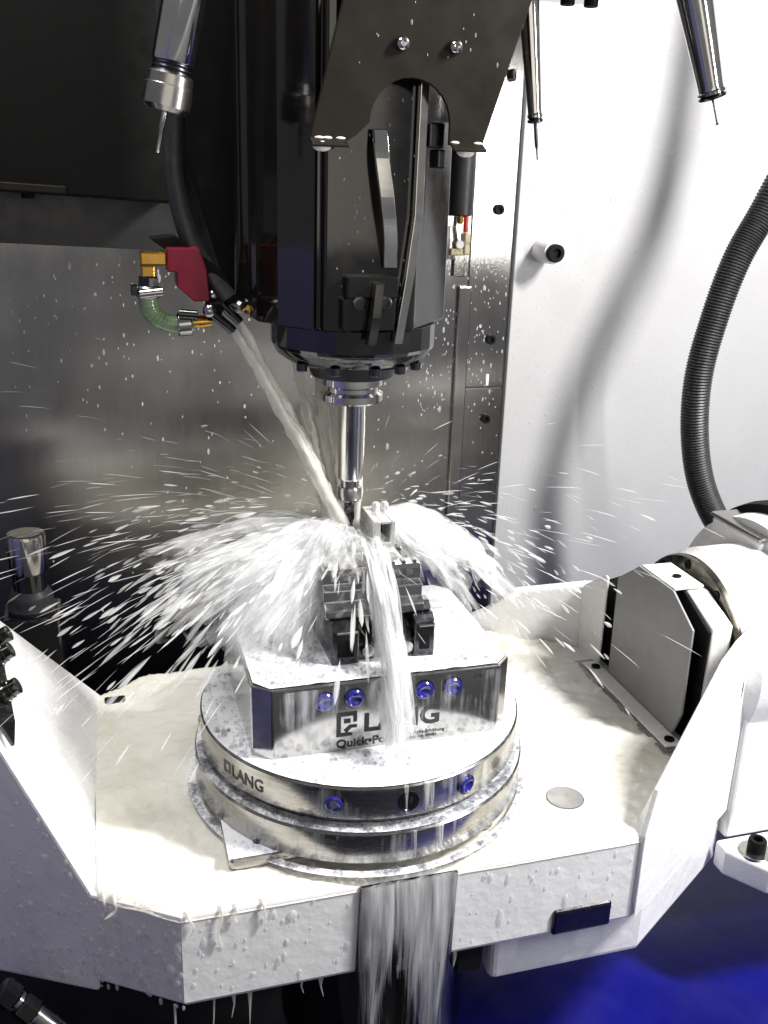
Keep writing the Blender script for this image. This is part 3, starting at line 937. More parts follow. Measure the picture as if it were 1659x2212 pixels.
# square bracket emblem
mb = MB()
for a in ([(-.0373, .0130), (-.0340, .0158), (-.0340, .0292), (-.0373, .0325)], [(-.0373, .0130), (-.0255, .0130), (-.0255, .0150), (-.0275, .0158), (-.0340, .0158)],
          [(-.0340, .0292), (-.0250, .0292), (-.0222, .0325), (-.0373, .0325)], [(-.0250, .0292), (-.0250, .0240), (-.0222, .0240), (-.0222, .0325)],
          [(-.0318, .0180), (-.0280, .0218), (-.0222, .0218), (-.0222, .0193), (-.0262, .0193), (-.0300, .0155)], [(-.0318, .0270), (-.0318, .0235), (-.0270, .0235), (-.0270, .0270)]):
    mb.prism([(x, FY - .0001, z) for x, z in a], (0, -.0002, 0))
mb.build('emblem', 'ink', t)

# ================================================================== VISE
t = thing('centre_vise', 'small steel five-axis vise with stepped jaws on the riser block', 'vise', (.003, 0, ZR))
ZV = ZR + .0003
mb = MB()
mb.span((-.0345, -.046, ZV), (.0405, .052, ZV + .014)); mb.build('base', 'dark_steel', t, .001)
for x0, x1 in ((-.0355, -.0150), (.0265, .0425)):
    mb = MB()
    mb.prism([(x0, -.0505, ZV), (x0, -.0505, .0835), (x0, -.0445, .0895), (x0, .056, .0895), (x0, .056, ZV)], (x1 - x0, 0, 0)); lg = mb.build('rail', 'dark_steel', t, .0014)
    mb = MB(); mb.span((x0 + .004, -.0512, .0630), (x1 - .004, -.0500, .0765)); mb.build('window', 'black_matte', lg, .0005)
    mb = MB(); mb.span((x0 + .0035, -.0514, .0815), (x1 - .0015, -.0500, .0832)); mb.build('edge', 'chrome', lg, .0003)
for yj, sg in ((-.0300, 1), (.034, -1)):
    x0, x1 = -.0385, .0360
    sec = [(yj - .0120 * sg, .0897), (yj - .0120 * sg, .0960), (yj - .0060 * sg, .1000), (yj - .0055 * sg, .1088), (yj - .0030 * sg, .1100), (yj, .1112), (yj, .1230), (yj + .0110 * sg, .1232), (yj + .0110 * sg, .1190), (yj + .0160 * sg, .1180), (yj + .0160 * sg, .0897)]
    mb = MB(); mb.prism([(x0, y, z) for y, z in sec], (x1 - x0, 0, 0)); jw = mb.build('jaw', 'jaw_steel', t, .0009)
    mb = MB(); mb.prism([(x0 + .0006, yj - .0006 * sg, .1195), (x0 + .0006, yj - .0006 * sg, .1236), (x0 + .0006, yj + .0105 * sg, .1240), (x0 + .0006, yj + .0105 * sg, .1233), (x0 + .0006, yj + .0004 * sg, .1230)], (x1 - x0 - .0012, 0, 0)); mb.build('grip_edge', 'chrome', jw, .0003)
    for k in range(9):
        x = x0 + .004 + k * (x1 - x0 - .008) / 8
        mb = MB(); mb.span((x - .0016, yj + .0020 * sg, .1238), (x + .0016, yj + .0095 * sg, .1252)); mb.build('grip_tooth', 'steel', jw, .0003)
    for x in (x1 - .0085, x1 - .0170, x0 + .0085, x0 + .0170):
        mb = bolt_mb((x, yj - .0001 * sg, .1168), (0, -sg, 0), .0028, .0006); mb.build('jaw_hole', 'chrome', jw)
# shoulders left and right of the front jaw
for x0, x1 in ((-.0375, -.0130), (.0235, .0415)):
    mb = MB(); mb.prism([(x0, -.0420, .0898), (x0, -.0420, .0925), (x0, -.0375, .0965), (x0, -.028, .0965), (x0, -.028, .0898)], (x1 - x0, 0, 0)); mb.build('shoulder', 'steel', t, .0012)
mb = MB(); mb.lathe([(-.0560, .0048), (-.0560, .0072), (-.0550, .0080), (-.0300, .0080), (.050, .0080)], (.0085, 0, .0735), (0, 1, 0), 6, False); sc_ = mb.build('drive_screw', 'beige_bronze', t, .0006)
mb = MB(); mb.lathe([(-.0563, .0012), (-.0563, .0046)], (.0085, 0, .0735), (0, 1, 0), 24); mb.build('socket', 'white_paint', sc_)
for x in (-.0080, .0215):
    mb = MB(); mb.lathe([(-.050, .0046), (-.0490, .0052), (.050, .0052)], (x, 0, .0655), (0, 1, 0), 24); mb.build('guide_rod', 'steel', t)

# ================================================================== WORKPIECE
t = thing('workpiece', 'bright aluminium workpiece with square window clamped in the vise under the cutter', 'workpiece', (.003, .002, .11))
mb = MB(); mb.prism([(-.0200, -.0185, .1125), (.0265, -.0185, .1125), (.0265, -.0185, .1225), (.0190, -.0185, .1300), (-.0130, -.0185, .1300), (-.0200, -.0185, .1225)], (0, .040, 0)); mb.build('foot', 'aluminium', t, .0012, 3)
# frame with a window in its front
mb = MB(); mb.span((-.0130, -.0160, .1301), (.0086, .0200, .1345)); mb.build('block', 'aluminium', t, .0008)
mb = MB(); mb.span((.0030, -.0160, .1346), (.0086, .0200, .1525)); mb.build('post', 'aluminium', t, .0008)
mb = MB(); mb.span((.0162, -.0160, .1301), (.0200, .0200, .1525)); mb.build('block', 'aluminium', t, .0008)
mb = MB(); mb.span((.0087, -.0160, .1301), (.0161, .0200, .1358)); mb.build('sill', 'aluminium', t, .0006)
mb = MB(); mb.span((.0087, -.0160, .1502), (.0161, .0200, .1525)); mb.build('lintel', 'aluminium', t, .0006)
mb = MB(); mb.span((.0087, .0060, .1359), (.0161, .0200, .1501)); mb.build('rear_web', 'dark_steel', t)
for x in (.0120, .0185):
    mb = MB(); mb.lathe([(.1526, .0034), (.1570, .0034), (.1585, .0022)], (x, .010, 0), (0, 0, 1), 20); mb.build('boss', 'aluminium', t)

# ================================================================== COOLANT
G = Vector((0, 0, -9.81))
TIP = Vector((AX, AY, .1420))


def jet(name, label, p0, p1, r0, r1, wob, mat='coolant_jet', sag=.004):
    p0 = Vector(p0); p1 = Vector(p1)
    pts = []; rr = []
    N = 40
    for i in range(N):
        f = i / (N - 1)
        p = p0.lerp(p1, f) + Vector((0, 0, sag * 4 * f * (1 - f)))
        p += Vector((noise.noise(p * 60), noise.noise(p * 60 + Vector((7, 3, 1))), 0)) * wob * f
        pts.append(p); rr.append((r0 + (r1 - r0) * f) * (1 + .16 * noise.noise(p * 120)))
    mb = MB(); mb.tube(pts, [q * .86 for q in rr], 18)
    jr = random.Random(int(r1 * 1e6))
    for k in range(9):
        ang = jr.uniform(0, 2 * PI); a_ = jr.randint(0, 14); b_ = jr.randint(26, N - 1)
        off = Vector((math.cos(ang), math.sin(ang), 0))
        sub = [pts[i] + off * rr[i] * (.55 + .5 * noise.noise(pts[i] * 90 + Vector((k, 0, 0)))) for i in range(a_, b_)]
        mb.tube(sub, [rr[i] * .42 * math.sin(PI * (i - a_ + .5) / (b_ - a_)) ** .4 for i in range(a_, b_)], 10)
    for q_ in range(len(mb.v)):
        c_ = Vector(mb.v[q_])
        mb.v[q_] = tuple(c_ + Vector((noise.noise(c_ * 260), noise.noise(c_ * 260 + Vector((9, 0, 0))), 0)) * (r0 * .30))
    o = mb.build(name, mat)
    return tag(o, label, 'coolant jet', 'coolant jets aimed at the cutter')


jet('coolant_jet', 'lower coolant jet leaving the front nozzle of the red manifold', (-.0912, MY - .008, .2872), (-.0085, .018, .132), .0034, .0075, .002)
jet('coolant_jet', 'coolant jet leaving the rear nozzle of the red manifold, just above the front one', (-.0844, MY + .006, .2913), (-.0110, .026, .136), .0032, .0072, .002)
jet('coolant_jet', 'pale coolant jet dropping from behind the left edge of the spindle nose', (-.0450, .045, .2700), (-.0160, .028, .128), .0036, .0085, .002)
jet('coolant_jet', 'pale coolant jet dropping just left of the tool holder flange', (-.0290, .040, .2700), (-.0150, .032, .128), .0036, .0080, .002)
jet('coolant_jet', 'narrow coolant jet falling behind the right side of the tool shank', (.0130, .052, .2650), (.0020, .030, .130), .0020, .0036, .001)


def strand(mb, p0, v0, t0, dur, r, sides=5, rings=4, flat=1.0):
    """droplet thread following its ballistic path from t0 to t0+dur"""
    base = len(mb.v)
    P = []
    for i in range(rings + 2):
        tt = t0 + dur * i / (rings + 1)
        P.append(p0 + v0 * tt + G * (.5 * tt * tt))
    ax = (P[-1] - P[0])
    if ax.length < 1e-6: return
    ax.normalize()
    u = ax.cross(Vector((.31, .2, .93))).normalized(); w_ = ax.cross(u)
    mb.v.append(tuple(P[0]))
    for i in range(1, rings + 1):
        f = i / (rings + 1)
        q = r * 1.35 * (math.sin(PI * f ** 1.4)) ** .6
        for k in range(sides):
            a = 2 * PI * k / sides
            mb.v.append(tuple(P[i] + (u * math.cos(a) + w_ * math.sin(a) * flat) * q))
    mb.v.append(tuple(P[-1]))
    last = len(mb.v) - 1
    for k in range(sides):
        k2 = (k + 1) % sides
        mb.f.append((base, base + 1 + k, base + 1 + k2)); mb.sm.append(True)
        mb.f.append((last, last - sides + k2, last - sides + k)); mb.sm.append(True)
    for i in range(rings - 1):
        for k in range(sides):
            k2 = (k + 1) % sides
            a = base + 1 + i * sides
            mb.f.append((a + k, a + sides + k, a + sides + k2, a + k2)); mb.sm.append(True)


def hit(p):
    """below the solid it would have landed on"""
    if abs(p.x) < HX and abs(p.y) < .075 and p.z < ZR + .001: return True
    if p.x * p.x + p.y * p.y < .0172 and p.z < .001: return True
    if p.z < -.069 and p.y > -.135: return True
    if p.y > YB - .006 or p.z < -.38: return True
    if p.x > .275 and p.z < .07 and p.y < .13: return True
    return False


def spray(mb, n, az, els, sp, tm, dur, rad, src=.012, origin=(-.004, .020, .136), flat=1.0, seedn=1):
    rr = random.Random(seedn)
    made = 0; tries = 0
    while made < n and tries < n * 6:
        tries += 1
        a = R(rr.gauss(az[0], az[1])); e_ = R(rr.gauss(els[0], els[1])); v = rr.uniform(*sp)
        v0 = Vector((math.cos(a) * math.cos(e_), math.sin(a) * math.cos(e_), math.sin(e_))) * v
        p0 = Vector(origin) + Vector((rr.gauss(0, src), rr.gauss(0, src), rr.gauss(0, src * .6)))
        t0 = rr.uniform(tm[0] ** .5, tm[1] ** .5) ** 2
        du = rr.uniform(*dur)
        pe = p0 + v0 * (t0 + du) + G * (.5 * (t0 + du) ** 2)
        if hit(pe) or pe.y < -.12: continue
        r = rr.uniform(*rad) * rr.uniform(.6, 1.3)
        strand(mb, p0, v0, t0, du, r, flat=flat)
        made += 1


# thin torn sheets of coolant thrown out by the cutter
def make_sheet_mat(name, gain, lo_=.58, hi_=.90, sa=(13, 4.0, 1), sb=(5, 4.0, 1)):
    mt, nt, p = new_mat(name)
    uv = node(nt, 'ShaderNodeUVMap'); uv.uv_map = 'flow'
    mp = node(nt, 'ShaderNodeMapping'); mp.inputs['Scale'].default_value = sa
    link(nt, uv.outputs[0], mp.inputs['Vector'])
    f = noise_tex(nt, mp.outputs[0], 1.0, 6, .62)
    mp2 = node(nt, 'ShaderNodeMapping'); mp2.inputs['Scale'].default_value = sb
    link(nt, uv.outputs[0], mp2.inputs['Vector'])
    f2 = noise_tex(nt, mp2.outputs[0], 1.0, 3, .5)
    sx = node(nt, 'ShaderNodeSeparateXYZ'); link(nt, uv.outputs[0], sx.inputs[0])
    # the sheet thins and tears with distance from the cutter
    a1 = node(nt, 'ShaderNodeMath', operation='MULTIPLY_ADD'); link(nt, sx.outputs[1], a1.inputs[0]); a1.inputs[1].default_value = -.38; link(nt, f, a1.inputs[2])
    a2 = node(nt, 'ShaderNodeMath', operation='MULTIPLY_ADD'); link(nt, f2, a2.inputs[0]); a2.inputs[1].default_value = .95; link(nt, a1.outputs[0], a2.inputs[2])
    al = ramp(nt, a2.outputs[0], [(lo_, 0.0), (hi_, gain)])
    # side borders of the fan fade out too
    ed = node(nt, 'ShaderNodeMath', operation='PINGPONG'); link(nt, sx.outputs[0], ed.inputs[0]); ed.inputs[1].default_value = .5
    er = ramp(nt, ed.outputs[0], [(.0, 0.0), (.14, 1.0)])
    mu = node(nt, 'ShaderNodeMath', operation='MULTIPLY'); link(nt, al, mu.inputs[0]); link(nt, er, mu.inputs[1])
    p.inputs['Base Color'].default_value = (.94, .945, .95, 1)
    p.inputs['Roughness'].default_value = .35
    tl = node(nt, 'ShaderNodeBsdfTranslucent'); tl.inputs[0].default_value = (.94, .945, .95, 1)
    mx = node(nt, 'ShaderNodeMixShader'); mx.inputs[0].default_value = .5
    link(nt, p.outputs[0], mx.inputs[1]); link(nt, tl.outputs[0], mx.inputs[2])
    tr = node(nt, 'ShaderNodeBsdfTransparent')
    m2 = node(nt, 'ShaderNodeMixShader')
    link(nt, mu.outputs[0], m2.inputs[0]); link(nt, tr.outputs[0], m2.inputs[1]); link(nt, mx.outputs[0], m2.inputs[2])
    link(nt, m2.outputs[0], nt.nodes['Material Output'].inputs['Surface'])


make_sheet_mat('coolant_sheet', .50, .49, .97)
make_sheet_mat('coolant_dense', .62, .44, .95)
make_sheet_mat('coolant_curtain', .55, .76, 1.12, (22, 1.3, 1), (5, 1.1, 1))


def sheets(name, specs, mat):
    V = []; F = []; UV = []
    for (a0, a1, sp, el, tmax, org, sd) in specs:
        NA, NT = 72, 44
        base = len(V)
        ok = []
        for i in range(NA + 1):
            fa = i / NA
            for j in range(NT + 1):
                ft = j / NT
                t_ = .004 + tmax * ft
                q = Vector((fa * 7, ft * 1.2, sd * 3.7))
                a = R(a0 + (a1 - a0) * fa + 7 * noise.noise(q * 2))
                e_ = R(el + 12 * noise.noise(q * 1.3 + Vector((5, 0, 0))) + 5 * noise.noise(q * 4))
                v = sp * (1 + .22 * noise.noise(q * 1.7 + Vector((0, 9, 0))))
                p = Vector(org) + Vector((math.cos(a) * math.cos(e_), math.sin(a) * math.cos(e_), math.sin(e_))) * v * t_ + G * (.5 * t_ * t_)
                V.append(tuple(p)); UV.append((fa * .998 + .001 + sd * 2.0, ft)); ok.append(not hit(p))
        for i in range(NA):
            for j in range(NT):
                k = i * (NT + 1) + j
                q4 = (k, k + NT + 1, k + NT + 2, k + 1)
                if all(ok[z_] for z_ in q4):
                    F.append(tuple(base + z_ for z_ in q4))
    me = bpy.data.meshes.new(name)
    me.from_pydata(V, [], F)
    me.polygons.foreach_set('use_smooth', [True] * len(F))
    ul = me.uv_layers.new(name='flow')
    for lp in me.loops:
        u_, v_ = UV[lp.vertex_index]
        ul.data[lp.index].uv = (u_, v_)
    me.materials.append(MATS[mat])
    o_ = bpy.data.objects.new(name, me); COL.objects.link(o_)
    return o_


LO = (-.010, .022, .134); RO = (.010, .024, .136)
sr = random.Random(42)
spec = []
for k in range(12):                                         # left fan
    c_ = sr.uniform(172, 205); h_ = sr.uniform(32, 50)
    spec.append((c_ - h_, c_ + h_, sr.uniform(.65, 1.42), sr.gauss(3, 4), sr.uniform(.085, .118), (LO[0] + sr.gauss(0, .004), LO[1] + sr.gauss(0, .004), LO[2] + sr.gauss(0, .004)), k + 1))
for k in range(9):                                         # right fan
    c_ = sr.uniform(8, 42); h_ = sr.uniform(30, 46)
    spec.append((c_ + h_, c_ - h_, sr.uniform(.60, 1.10), sr.gauss(3, 4), sr.uniform(.095, .125), (RO[0] + sr.gauss(0, .004), RO[1] + sr.gauss(0, .004), RO[2] + sr.gauss(0, .004)), k + 21))
for k in range(5):                                          # slow fall over the front left
    c_ = sr.uniform(215, 250); h_ = sr.uniform(25, 45)
    spec.append((c_ - h_, c_ + h_, sr.uniform(.28, .60), sr.gauss(4, 4), sr.uniform(.095, .115), LO, k + 41))
for k in range(5):                                          # stream over the vise
    c_ = sr.uniform(269, 274); h_ = sr.uniform(1.2, 4.0)
    spec.append((c_ - h_, c_ + h_, sr.uniform(.60, .66), sr.gauss(1, 2), .155, (-.001 + sr.gauss(0, .002), .004, .140 + sr.gauss(0, .002)), k + 51))
o = sheets('splash_sheets', spec, 'coolant_sheet')
tag(o, 'white torn sheets of coolant thrown left and right from the cutter', 'splash', kind='stuff')
spec = []
for k in range(7):                                          # crown bursting upwards and out
    c_ = sr.uniform(170, 250); h_ = sr.uniform(40, 75)
    spec.append((c_ - h_, c_ + h_, sr.uniform(.35, .85), sr.uniform(5, 40), sr.uniform(.060, .085), (-.008 + sr.gauss(0, .004), .012 + sr.gauss(0, .004), .134 + sr.gauss(0, .003)), k + 61))
for k in range(4):
    c_ = sr.uniform(0, 60); h_ = sr.uniform(35, 60)
    spec.append((c_ + h_, c_ - h_, sr.uniform(.35, .8), sr.uniform(5, 35), sr.uniform(.055, .080), (.012, .016, .136), k + 71))
for k in range(2):                                          # and off its left flank
    spec.append((130, 250, sr.uniform(.2, .5), sr.uniform(0, 20), .112, (-.037, sr.uniform(-.02, .02), .1255), k + 91))
o = sheets('splash_crown', spec, 'coolant_dense')
tag(o, 'dense white crown of coolant bursting round the cutter tip', 'splash', kind='stuff')
# dense threads inside the fans
mb = MB()
spray(mb, 120, (185, 24), (1, 6), (.9, 1.5), (.03, .120), (.012, .026), (.0010, .0032), flat=.6, seedn=11)
spray(mb, 90, (28, 24), (1, 6), (.7, 1.15), (.03, .13), (.012, .026), (.0010, .0032), origin=(.012, .024, .134), flat=.6, seedn=12)
spray(mb, 40, (225, 30), (0, 10), (.4, .9), (.02, .11), (.014, .030), (.0008, .0020), flat=.6, seedn=13)
o = mb.build('splash_threads', 'coolant_spray')
tag(o, 'thick soft threads of coolant inside the splash fans', 'splash', kind='stuff')
# looser spray
mb = MB()
spray(mb, 330, (178, 30), (4, 8), (1.0, 2.0), (.04, .145), (.004, .011), (.0003, .0012), seedn=21)
spray(mb, 330, (34, 34), (5, 9), (.9, 1.9), (.04, .17), (.004, .011), (.0003, .0012), seedn=22)
spray(mb, 90, (90, 70), (22, 12), (.9, 1.6), (.03, .16), (.004, .010), (.0003, .0008), seedn=23)
o = mb.build('splash_spray', 'coolant_spray')
tag(o, 'loose streaks and drops of coolant flying in front of the steel wall', 'spray', kind='stuff')
# fine threads
mb = MB()
spray(mb, 380, (180, 45), (8, 12), (1.6, 2.8), (.03, .16), (.006, .018), (.00012, .0003), seedn=31)
spray(mb, 240, (40, 45), (8, 12), (1.4, 2.6), (.03, .16), (.006, .018), (.00012, .0003), seedn=32)
o = mb.build('splash_mist', 'coolant_spray')
tag(o, 'finest hair-like threads of coolant over the steel wall', 'mist', kind='stuff')

# stream pouring over the vise and down the front of the riser
mb = MB()
rr = random.Random(5)
for k in range(26):
    p0 = Vector((.001 + rr.gauss(0, .0045), .004 + rr.gauss(0, .004), .140 + rr.gauss(0, .006)))
    v0 = Vector((.012 + rr.gauss(0, .014), -.64 + rr.gauss(0, .022), rr.gauss(0, .04)))
    strand(mb, p0, v0, rr.uniform(0, .130), rr.uniform(.018, .045), rr.uniform(.0006, .0018), rings=6)
for k in range(24):
    p0 = Vector((-.012 + rr.gauss(0, .010), .004 + rr.gauss(0, .008), .138 + rr.gauss(0, .006)))
    v0 = Vector((-.10 + rr.gauss(0, .08), -.45 + rr.gauss(0, .10), rr.gauss(0, .05)))
    t0 = rr.uniform(0, .10)
    if hit(p0 + v0 * (t0 + .02) + G * (.5 * (t0 + .02) ** 2)): continue
    strand(mb, p0, v0, t0, rr.uniform(.014, .030), rr.uniform(.0005, .0016), rings=5)
for k in range(9):
    a = R(rr.gauss(-82, 7)); r_ = rr.choice((.1262, .1312))
    z0 = .001 if r_ < .13 else -.033
    mb.tube([(r_ * math.cos(a), r_ * math.sin(a), z0), (r_ * math.cos(a + .004), r_ * math.sin(a + .004), z0 - .011), (r_ * math.cos(a + .006), r_ * math.sin(a + .006), z0 - rr.uniform(.018, .024))], [rr.uniform(.0008, .002), rr.uniform(.0006, .0014), .0004], 8)
o = mb.build('falling_stream', 'coolant_spray')
tag(o, 'white stream of coolant pouring over the vise and down the riser front', 'stream', kind='stuff')

# coolant sheet on the tray
bm = bmesh.new()
NX, NY = 190, 110
X0, X1, Y0, Y1 = -.2065, .262, -.1330, .2100
bmesh.ops.create_grid(bm, x_segments=NX, y_segments=NY, size=.5)
for v_ in bm.verts:
    v_.co = Vector((X0 + (X1 - X0) * (v_.co.x + .5), Y0 + (Y1 - Y0) * (v_.co.y + .5), 0))
for i in range(len(tray)):
    ax_, ay_ = tray[i]; bx_, by_ = tray[(i + 1) % len(tray)]
    nn = Vector((by_ - ay_, -(bx_ - ax_), 0)).normalized()
    bmesh.ops.bisect_plane(bm, geom=bm.verts[:] + bm.edges[:] + bm.faces[:], plane_co=Vector((ax_, ay_, 0)) + nn * .0006, plane_no=nn, clear_outer=True)
for v_ in bm.verts:
    q = Vector((v_.co.x, v_.co.y, 0))
    fl_ = Vector((q.x + .02 * noise.noise(q * 12), q.y * 1.6 + .02 * noise.noise(q * 12 + Vector((3, 1, 0))), 0))
    h = .0008 + .0042 * abs(noise.noise(fl_ * 22)) + .0022 * abs(noise.noise(fl_ * 60)) + .0006 * noise.noise(q * 180)
    edge = min(1, max(0, (q.y + .131) / .012))
    dp = math.hypot(q.x - .1505, q.y + .0745)
    h *= (.35 + .65 * edge)
    if dp < .016: h = -.001
    elif dp < .022: h = min(h, (dp - .016) * .3)
    de = 1.0
    for i in range(len(tray)):
        ax_, ay_ = tray[i]; bx_, by_ = tray[(i + 1) % len(tray)]
        nn = Vector((by_ - ay_, -(bx_ - ax_), 0)).normalized()
        de = min(de, -(q - Vector((ax_, ay_, 0))).dot(nn))
    if de < .0036:
        h = h * .5 - (.0036 - de) ** 2 * 300
    v_.co.z = ZT + h
for f in bm.faces:
    f.smooth = True
me = bpy.data.meshes.new('coolant_pool'); bm.to_mesh(me); bm.free()
me.materials.append(MATS['coolant_pool'])
o = bpy.data.objects.new('coolant_pool', me); COL.objects.link(o)
tag(o, 'creamy sheet of coolant flowing over the cradle tray', 'coolant', kind='stuff')

# foam films on the flat steel tops
mb = MB()


def ring_film(r0, r1, z, n_=96, m_=10):
    vs = []; fs = []
    for i in range(m_ + 1):
        for k in range(n_):
            a = 2 * PI * k / n_; r = r0 + (r1 - r0) * i / m_
            q = Vector((r * math.cos(a), r * math.sin(a), z))
            vs.append((q.x, q.y, z + .0006 + .0012 * abs(noise.noise(q * 60)) * (1 if i < m_ else .2)))
    for i in range(m_):
        for k in range(n_):
            k2 = (k + 1) % n_
            fs.append((i * n_ + k, (i + 1) * n_ + k, (i + 1) * n_ + k2, i * n_ + k2))
    mb.add(vs, fs, True)


ring_film(.050, .1238, .0002)
vs = []; fs = []
N1, N2 = 70, 54
for i in range(N1 + 1):
    for j in range(N2 + 1):
        x = -HX + .002 + (2 * HX - .004) * i / N1; y = FY + .002 + (-2 * FY - .004) * j / N2
        cc = max(0, abs(x) + abs(y) - (HX - .002 - FY - .002 - .0105))
        x -= math.copysign(cc / 2, x); y -= math.copysign(cc / 2, y)
        vs.append((x, y, ZR + .0009 + .0013 * abs(noise.noise(Vector((x, y, 3)) * 70))))
for i in range(N1):
    for j in range(N2):
        a = i * (N2 + 1) + j
        fs.append((a, a + N2 + 1, a + N2 + 2, a + 1))
mb.add(vs, fs, True)
b0 = len(mb.v)
for i in range(13):
    for j in range(13):
        x = -.1185 + .045 * i / 12; y = -.0995 + .045 * j / 12
        mb.v.append((x, y, -.0576 + .0008 * abs(noise.noise(Vector((x, y, 1)) * 90))))
for i in range(12):
    for j in range(12):
        a = b0 + i * 13 + j
        mb.f.append((a, a + 13, a + 14, a + 1)); mb.sm.append(True)
o = mb.build('foam_film', 'foam_film')
tag(o, 'white soapy foam film on the riser and plate tops', 'foam', kind='stuff')

mb = MB()
ring_film(.1185, .1290, -.0328, 128, 3)
ring_film(.1302, .1365, -.0640, 128, 3)
o = mb.build('ledge_foam', 'ledge_film')
tag(o, 'bluish foam lying on the ledges round the two round plates', 'foam', kind='stuff')

# bubbles
mb = MB()
rr = random.Random(3)
for k in range(1500):
    a = rr.uniform(0, 2 * PI) if k % 3 else R(rr.uniform(-170, 10)); r = math.sqrt(rr.uniform(.055 ** 2, .1235 ** 2))
    x, y = r * math.cos(a), r * math.sin(a)
    if abs(x) < HX + .001 and abs(y) < .076: continue
    q = min(.0032, .0008 * math.exp(abs(rr.gauss(0, .6))))
    mb.ball((x, y, .001 + q * .3), q, rings=5, seg=8)
for k in range(420):
    a = R(rr.uniform(-185, 15)); q = min(.0042, .0010 * math.exp(abs(rr.gauss(0, .75))))
    r = rr.uniform(.1215, .1290)
    mb.ball((r * math.cos(a), r * math.sin(a), -.0325 + q * .4), q, rings=6, seg=10)
for k in range(320):
    a = R(rr.uniform(-185, 15)); q = min(.0036, .0011 * math.exp(abs(rr.gauss(0, .6))))
    r = rr.uniform(.1305, .1360)
    mb.ball((r * math.cos(a), r * math.sin(a), -.064 + q * .4), q, rings=6, seg=10)
for k in range(900):
    x = rr.uniform(-HX + .004, HX - .004); y = FY + .003 + abs(rr.gauss(0, .045))
    if y > .07 or (-.037 < x < .044 and y > -.052): continue
    if abs(x) - (HX - .013) > 0 and y < FY + .012: continue
    q = min(.0028, .0008 * math.exp(abs(rr.gauss(0, .55))))
    mb.ball((x, y, ZR + .001 + q * .3), q, rings=5, seg=8)
for k in range(160):
    x = rr.uniform(-.036, .034); q = min(.0016, .0005 * math.exp(abs(rr.gauss(0, .6))))
    mb.ball((x, -.0335 + rr.uniform(-.002, .002), .1108 + q * .4), q, rings=5, seg=8)
for k in range(60):
    x = rr.uniform(-.118, -.085); y = rr.uniform(-.099, -.075); q = min(.003, .0007 * math.exp(abs(rr.gauss(0, .6))))
    mb.ball((x, y, -.0585 + q * .4), q, rings=6, seg=10)
o = mb.build('bubbles', 'bubble_film')
tag(o, 'clusters of clear bubbles round the plates and on the riser', 'bubbles', kind='stuff')

# rivulets on the steel flanks
mb = MB()


def drum(r, z0, z1, a0=-200, a1=20, n_=120):
    vs = []; fs = []
    for k in range(n_ + 1):
        a = R(a0 + (a1 - a0) * k / n_)
        for z in (z0, z1):
            vs.append((r * math.cos(a), r * math.sin(a), z))
    for k in range(n_):
        fs.append((k * 2, k * 2 + 2, k * 2 + 3, k * 2 + 1))
    mb.add(vs, fs, True)


drum(.1262, -.0240, -.0008)
drum(.1309, -.0570, -.0340)
mb.add([(-HX + .014, FY - .0032, .001), (HX - .011, FY - .0032, .001), (HX - .011, FY - .0032, .0550), (-HX + .014, FY - .0032, .0550)], [(0, 1, 2, 3)])
mb.add([(-.0350, -.1362, -.148), (.0376, -.1362, -.148), (.0386, -.1362, -.0715), (-.0330, -.1362, -.0715)], [(0, 1, 2, 3)])
o = mb.build('rivulets', 'rivulet_film')
tag(o, 'thin milky runs of coolant on the plate rims and block fronts', 'coolant', kind='stuff')

# drops hanging and clinging
mb = MB()
rr = random.Random(17)
for k in range(620):                                        # back wall
    x = rr.uniform(-.27, .285); z = .36 - abs(rr.gauss(0, .16))
    if rr.random() < .35: x = rr.uniform(.16, .285); z = rr.uniform(.12, .33)
    q = .0006 * math.exp(abs(rr.gauss(0, .5)))
    yw = YB - .0005 if x < .235 else YB + .0025
    mb.ball((x, yw, z), q, (.8, .5, rr.uniform(1, 2.2)), 4, 7)
for k in range(260):                                        # white wall
    x = .292 + abs(rr.gauss(0, .10)); z = rr.uniform(-.05, .5)
    q = .0005 * math.exp(abs(rr.gauss(0, .4)))
    mb.ball((x, YB - .0045, z), q, (.8, .5, rr.uniform(1, 2)), 4, 7)
for k in range(80):                                        # spindle front and bracket
    if k % 3:
        x = AX + rr.uniform(-.028, .024); z = rr.uniform(.297, .44); y = AY - .0577
    else:
        x = rr.uniform(-.035, .06); z = rr.uniform(.452, .53); y = -.0602
    q = .00035 * math.exp(abs(rr.gauss(0, .5)))
    mb.ball((x, y, z), q, (.8, .5, rr.uniform(1, 2.4)), 4, 7)
o = mb.build('wall_droplets', 'coolant_drop')
tag(o, 'small bright droplets clinging to the walls and spindle front', 'droplets', kind='stuff')

mb = MB()
dirc = Vector((-.837, .548, 0)); nl = Vector((-.548, -.837, 0))
for k in range(210):                                        # left chamfer face
    u_ = rr.uniform(.0, .15); z = rr.uniform(-.150, -.078 + max(0, (u_ - .066)) * 1.6)
    c = Vector((-.155, -.132, z)) + dirc * u_ + nl * .0002
    q = .0009 * math.exp(abs(rr.gauss(0, .6)))
    rot = nl.to_track_quat('Y', 'Z').to_matrix()
    mb.ball(c, q, (1, .55, rr.uniform(.9, 2.6)), 6, 9, rot)
for k in range(90):                                        # front face
    x = rr.choice((rr.uniform(-.15, -.04), rr.uniform(.045, .18))); z = rr.uniform(-.142, -.075)
    q = .0008 * math.exp(abs(rr.gauss(0, .5)))
    mb.ball((x, -.1321, z), q, (1, .45, rr.uniform(1, 3)), 6, 9)
o = mb.build('cradle_droplets', 'coolant_drop')
tag(o, 'milky drops running down the front faces of the cradle', 'droplets', kind='stuff')

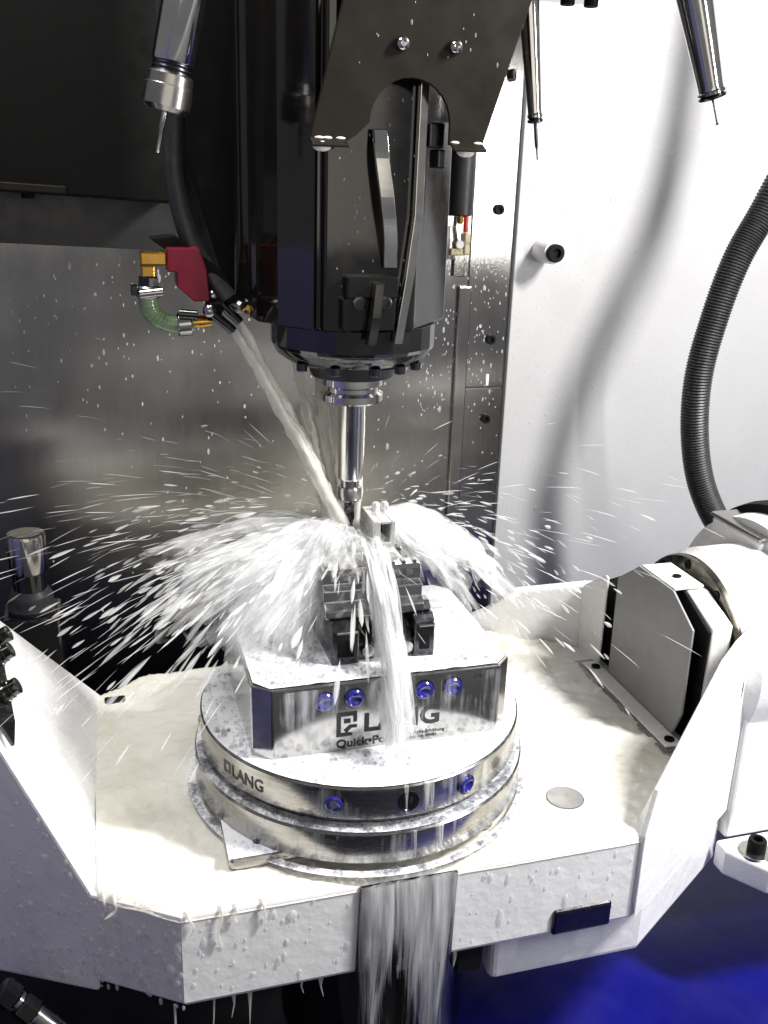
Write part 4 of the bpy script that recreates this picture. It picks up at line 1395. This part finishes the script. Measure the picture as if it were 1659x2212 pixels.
mb = MB()
md = MB()
for c, sx in (((-.0490, -.0640, .4085), 1.0), ((.0410, -.0640, .4080), 1.05), ((-.0085, -.012, .512), 1)):
    md.ball(c, .0056, (sx, .6, .55), 8, 14)
for x in (-.050, -.045, -.037, .035, .050):
    md.ball((x, -.0606, .4132), .0022, (1.4, .5, .5), 6, 10)
tag(md.build('lip_drops', 'coolant_pool'), 'white coolant drops hanging under the lips of the dark bracket', 'drops', kind='stuff')
# drips off the lower cradle edge
for k in range(8):
    x = rr.uniform(-.17, .06)
    p = Vector((x, -.128, -.147)); ln = rr.uniform(.006, .045)
    mb.tube([p, p + Vector((rr.gauss(0, .001), 0, -ln * .5)), p + Vector((rr.gauss(0, .002), -.001, -ln))], [rr.uniform(.0008, .0026), rr.uniform(.0004, .0012), .0002], 8)
CV = []; CF = []; CU = []
for lay in range(3):
    b0 = len(CV)
    for i in range(41):
        for j in range(31):
            fx = i / 40; fz = j / 30
            x = -.034 + .074 * fx + .004 * noise.noise(Vector((fx * 6, fz * 2, lay)))
            z = -.0695 - .165 * fz
            y = -.1350 - .0012 * lay - .004 * fz - .0022 * noise.noise(Vector((fx * 9, fz * 2.5, lay + 5)))
            CV.append((x, y, z)); CU.append((fx * .998 + .001 + lay * 2 + 90, fz * .9))
    for i in range(40):
        for j in range(30):
            a = b0 + i * 31 + j
            CF.append((a, a + 31, a + 32, a + 1))
cme = bpy.data.meshes.new('edge_curtain'); cme.from_pydata(CV, [], CF)
cme.polygons.foreach_set('use_smooth', [True] * len(CF))
ul = cme.uv_layers.new(name='flow')
for lp in cme.loops:
    ul.data[lp.index].uv = CU[lp.vertex_index]
cme.materials.append(MATS['coolant_curtain'])
co = bpy.data.objects.new('edge_curtain', cme); COL.objects.link(co)
tag(co, 'thin curtain of coolant falling past the dark steel insert', 'curtain', kind='stuff')
# runs over the front edge of the tray
for x, y, ln in ((-.203, -.1012, .026), (-.196, -.1060, .014), (-.150, -.1330, .018), (-.128, -.1330, .030), (-.118, -.1330, .012), (-.100, -.1330, .02)):
    p = Vector((x, y, ZT + .001))
    mb.tube(spline([p + Vector((0, .004, 0)), p + Vector((0, -.0010, -.002)), p + Vector((rr.gauss(0, .002), -.0012, -ln * .6)), p + Vector((rr.gauss(0, .003), -.0012, -ln))], 10), [.0022, .0020, .0016, .0013, .0011, .0010, .0011, .0013, .0013, .0004], 10)
o = mb.build('hanging_drips', 'coolant_jet')
tag(o, 'white drips hanging from the bracket lips and cradle edges', 'drips', kind='stuff')
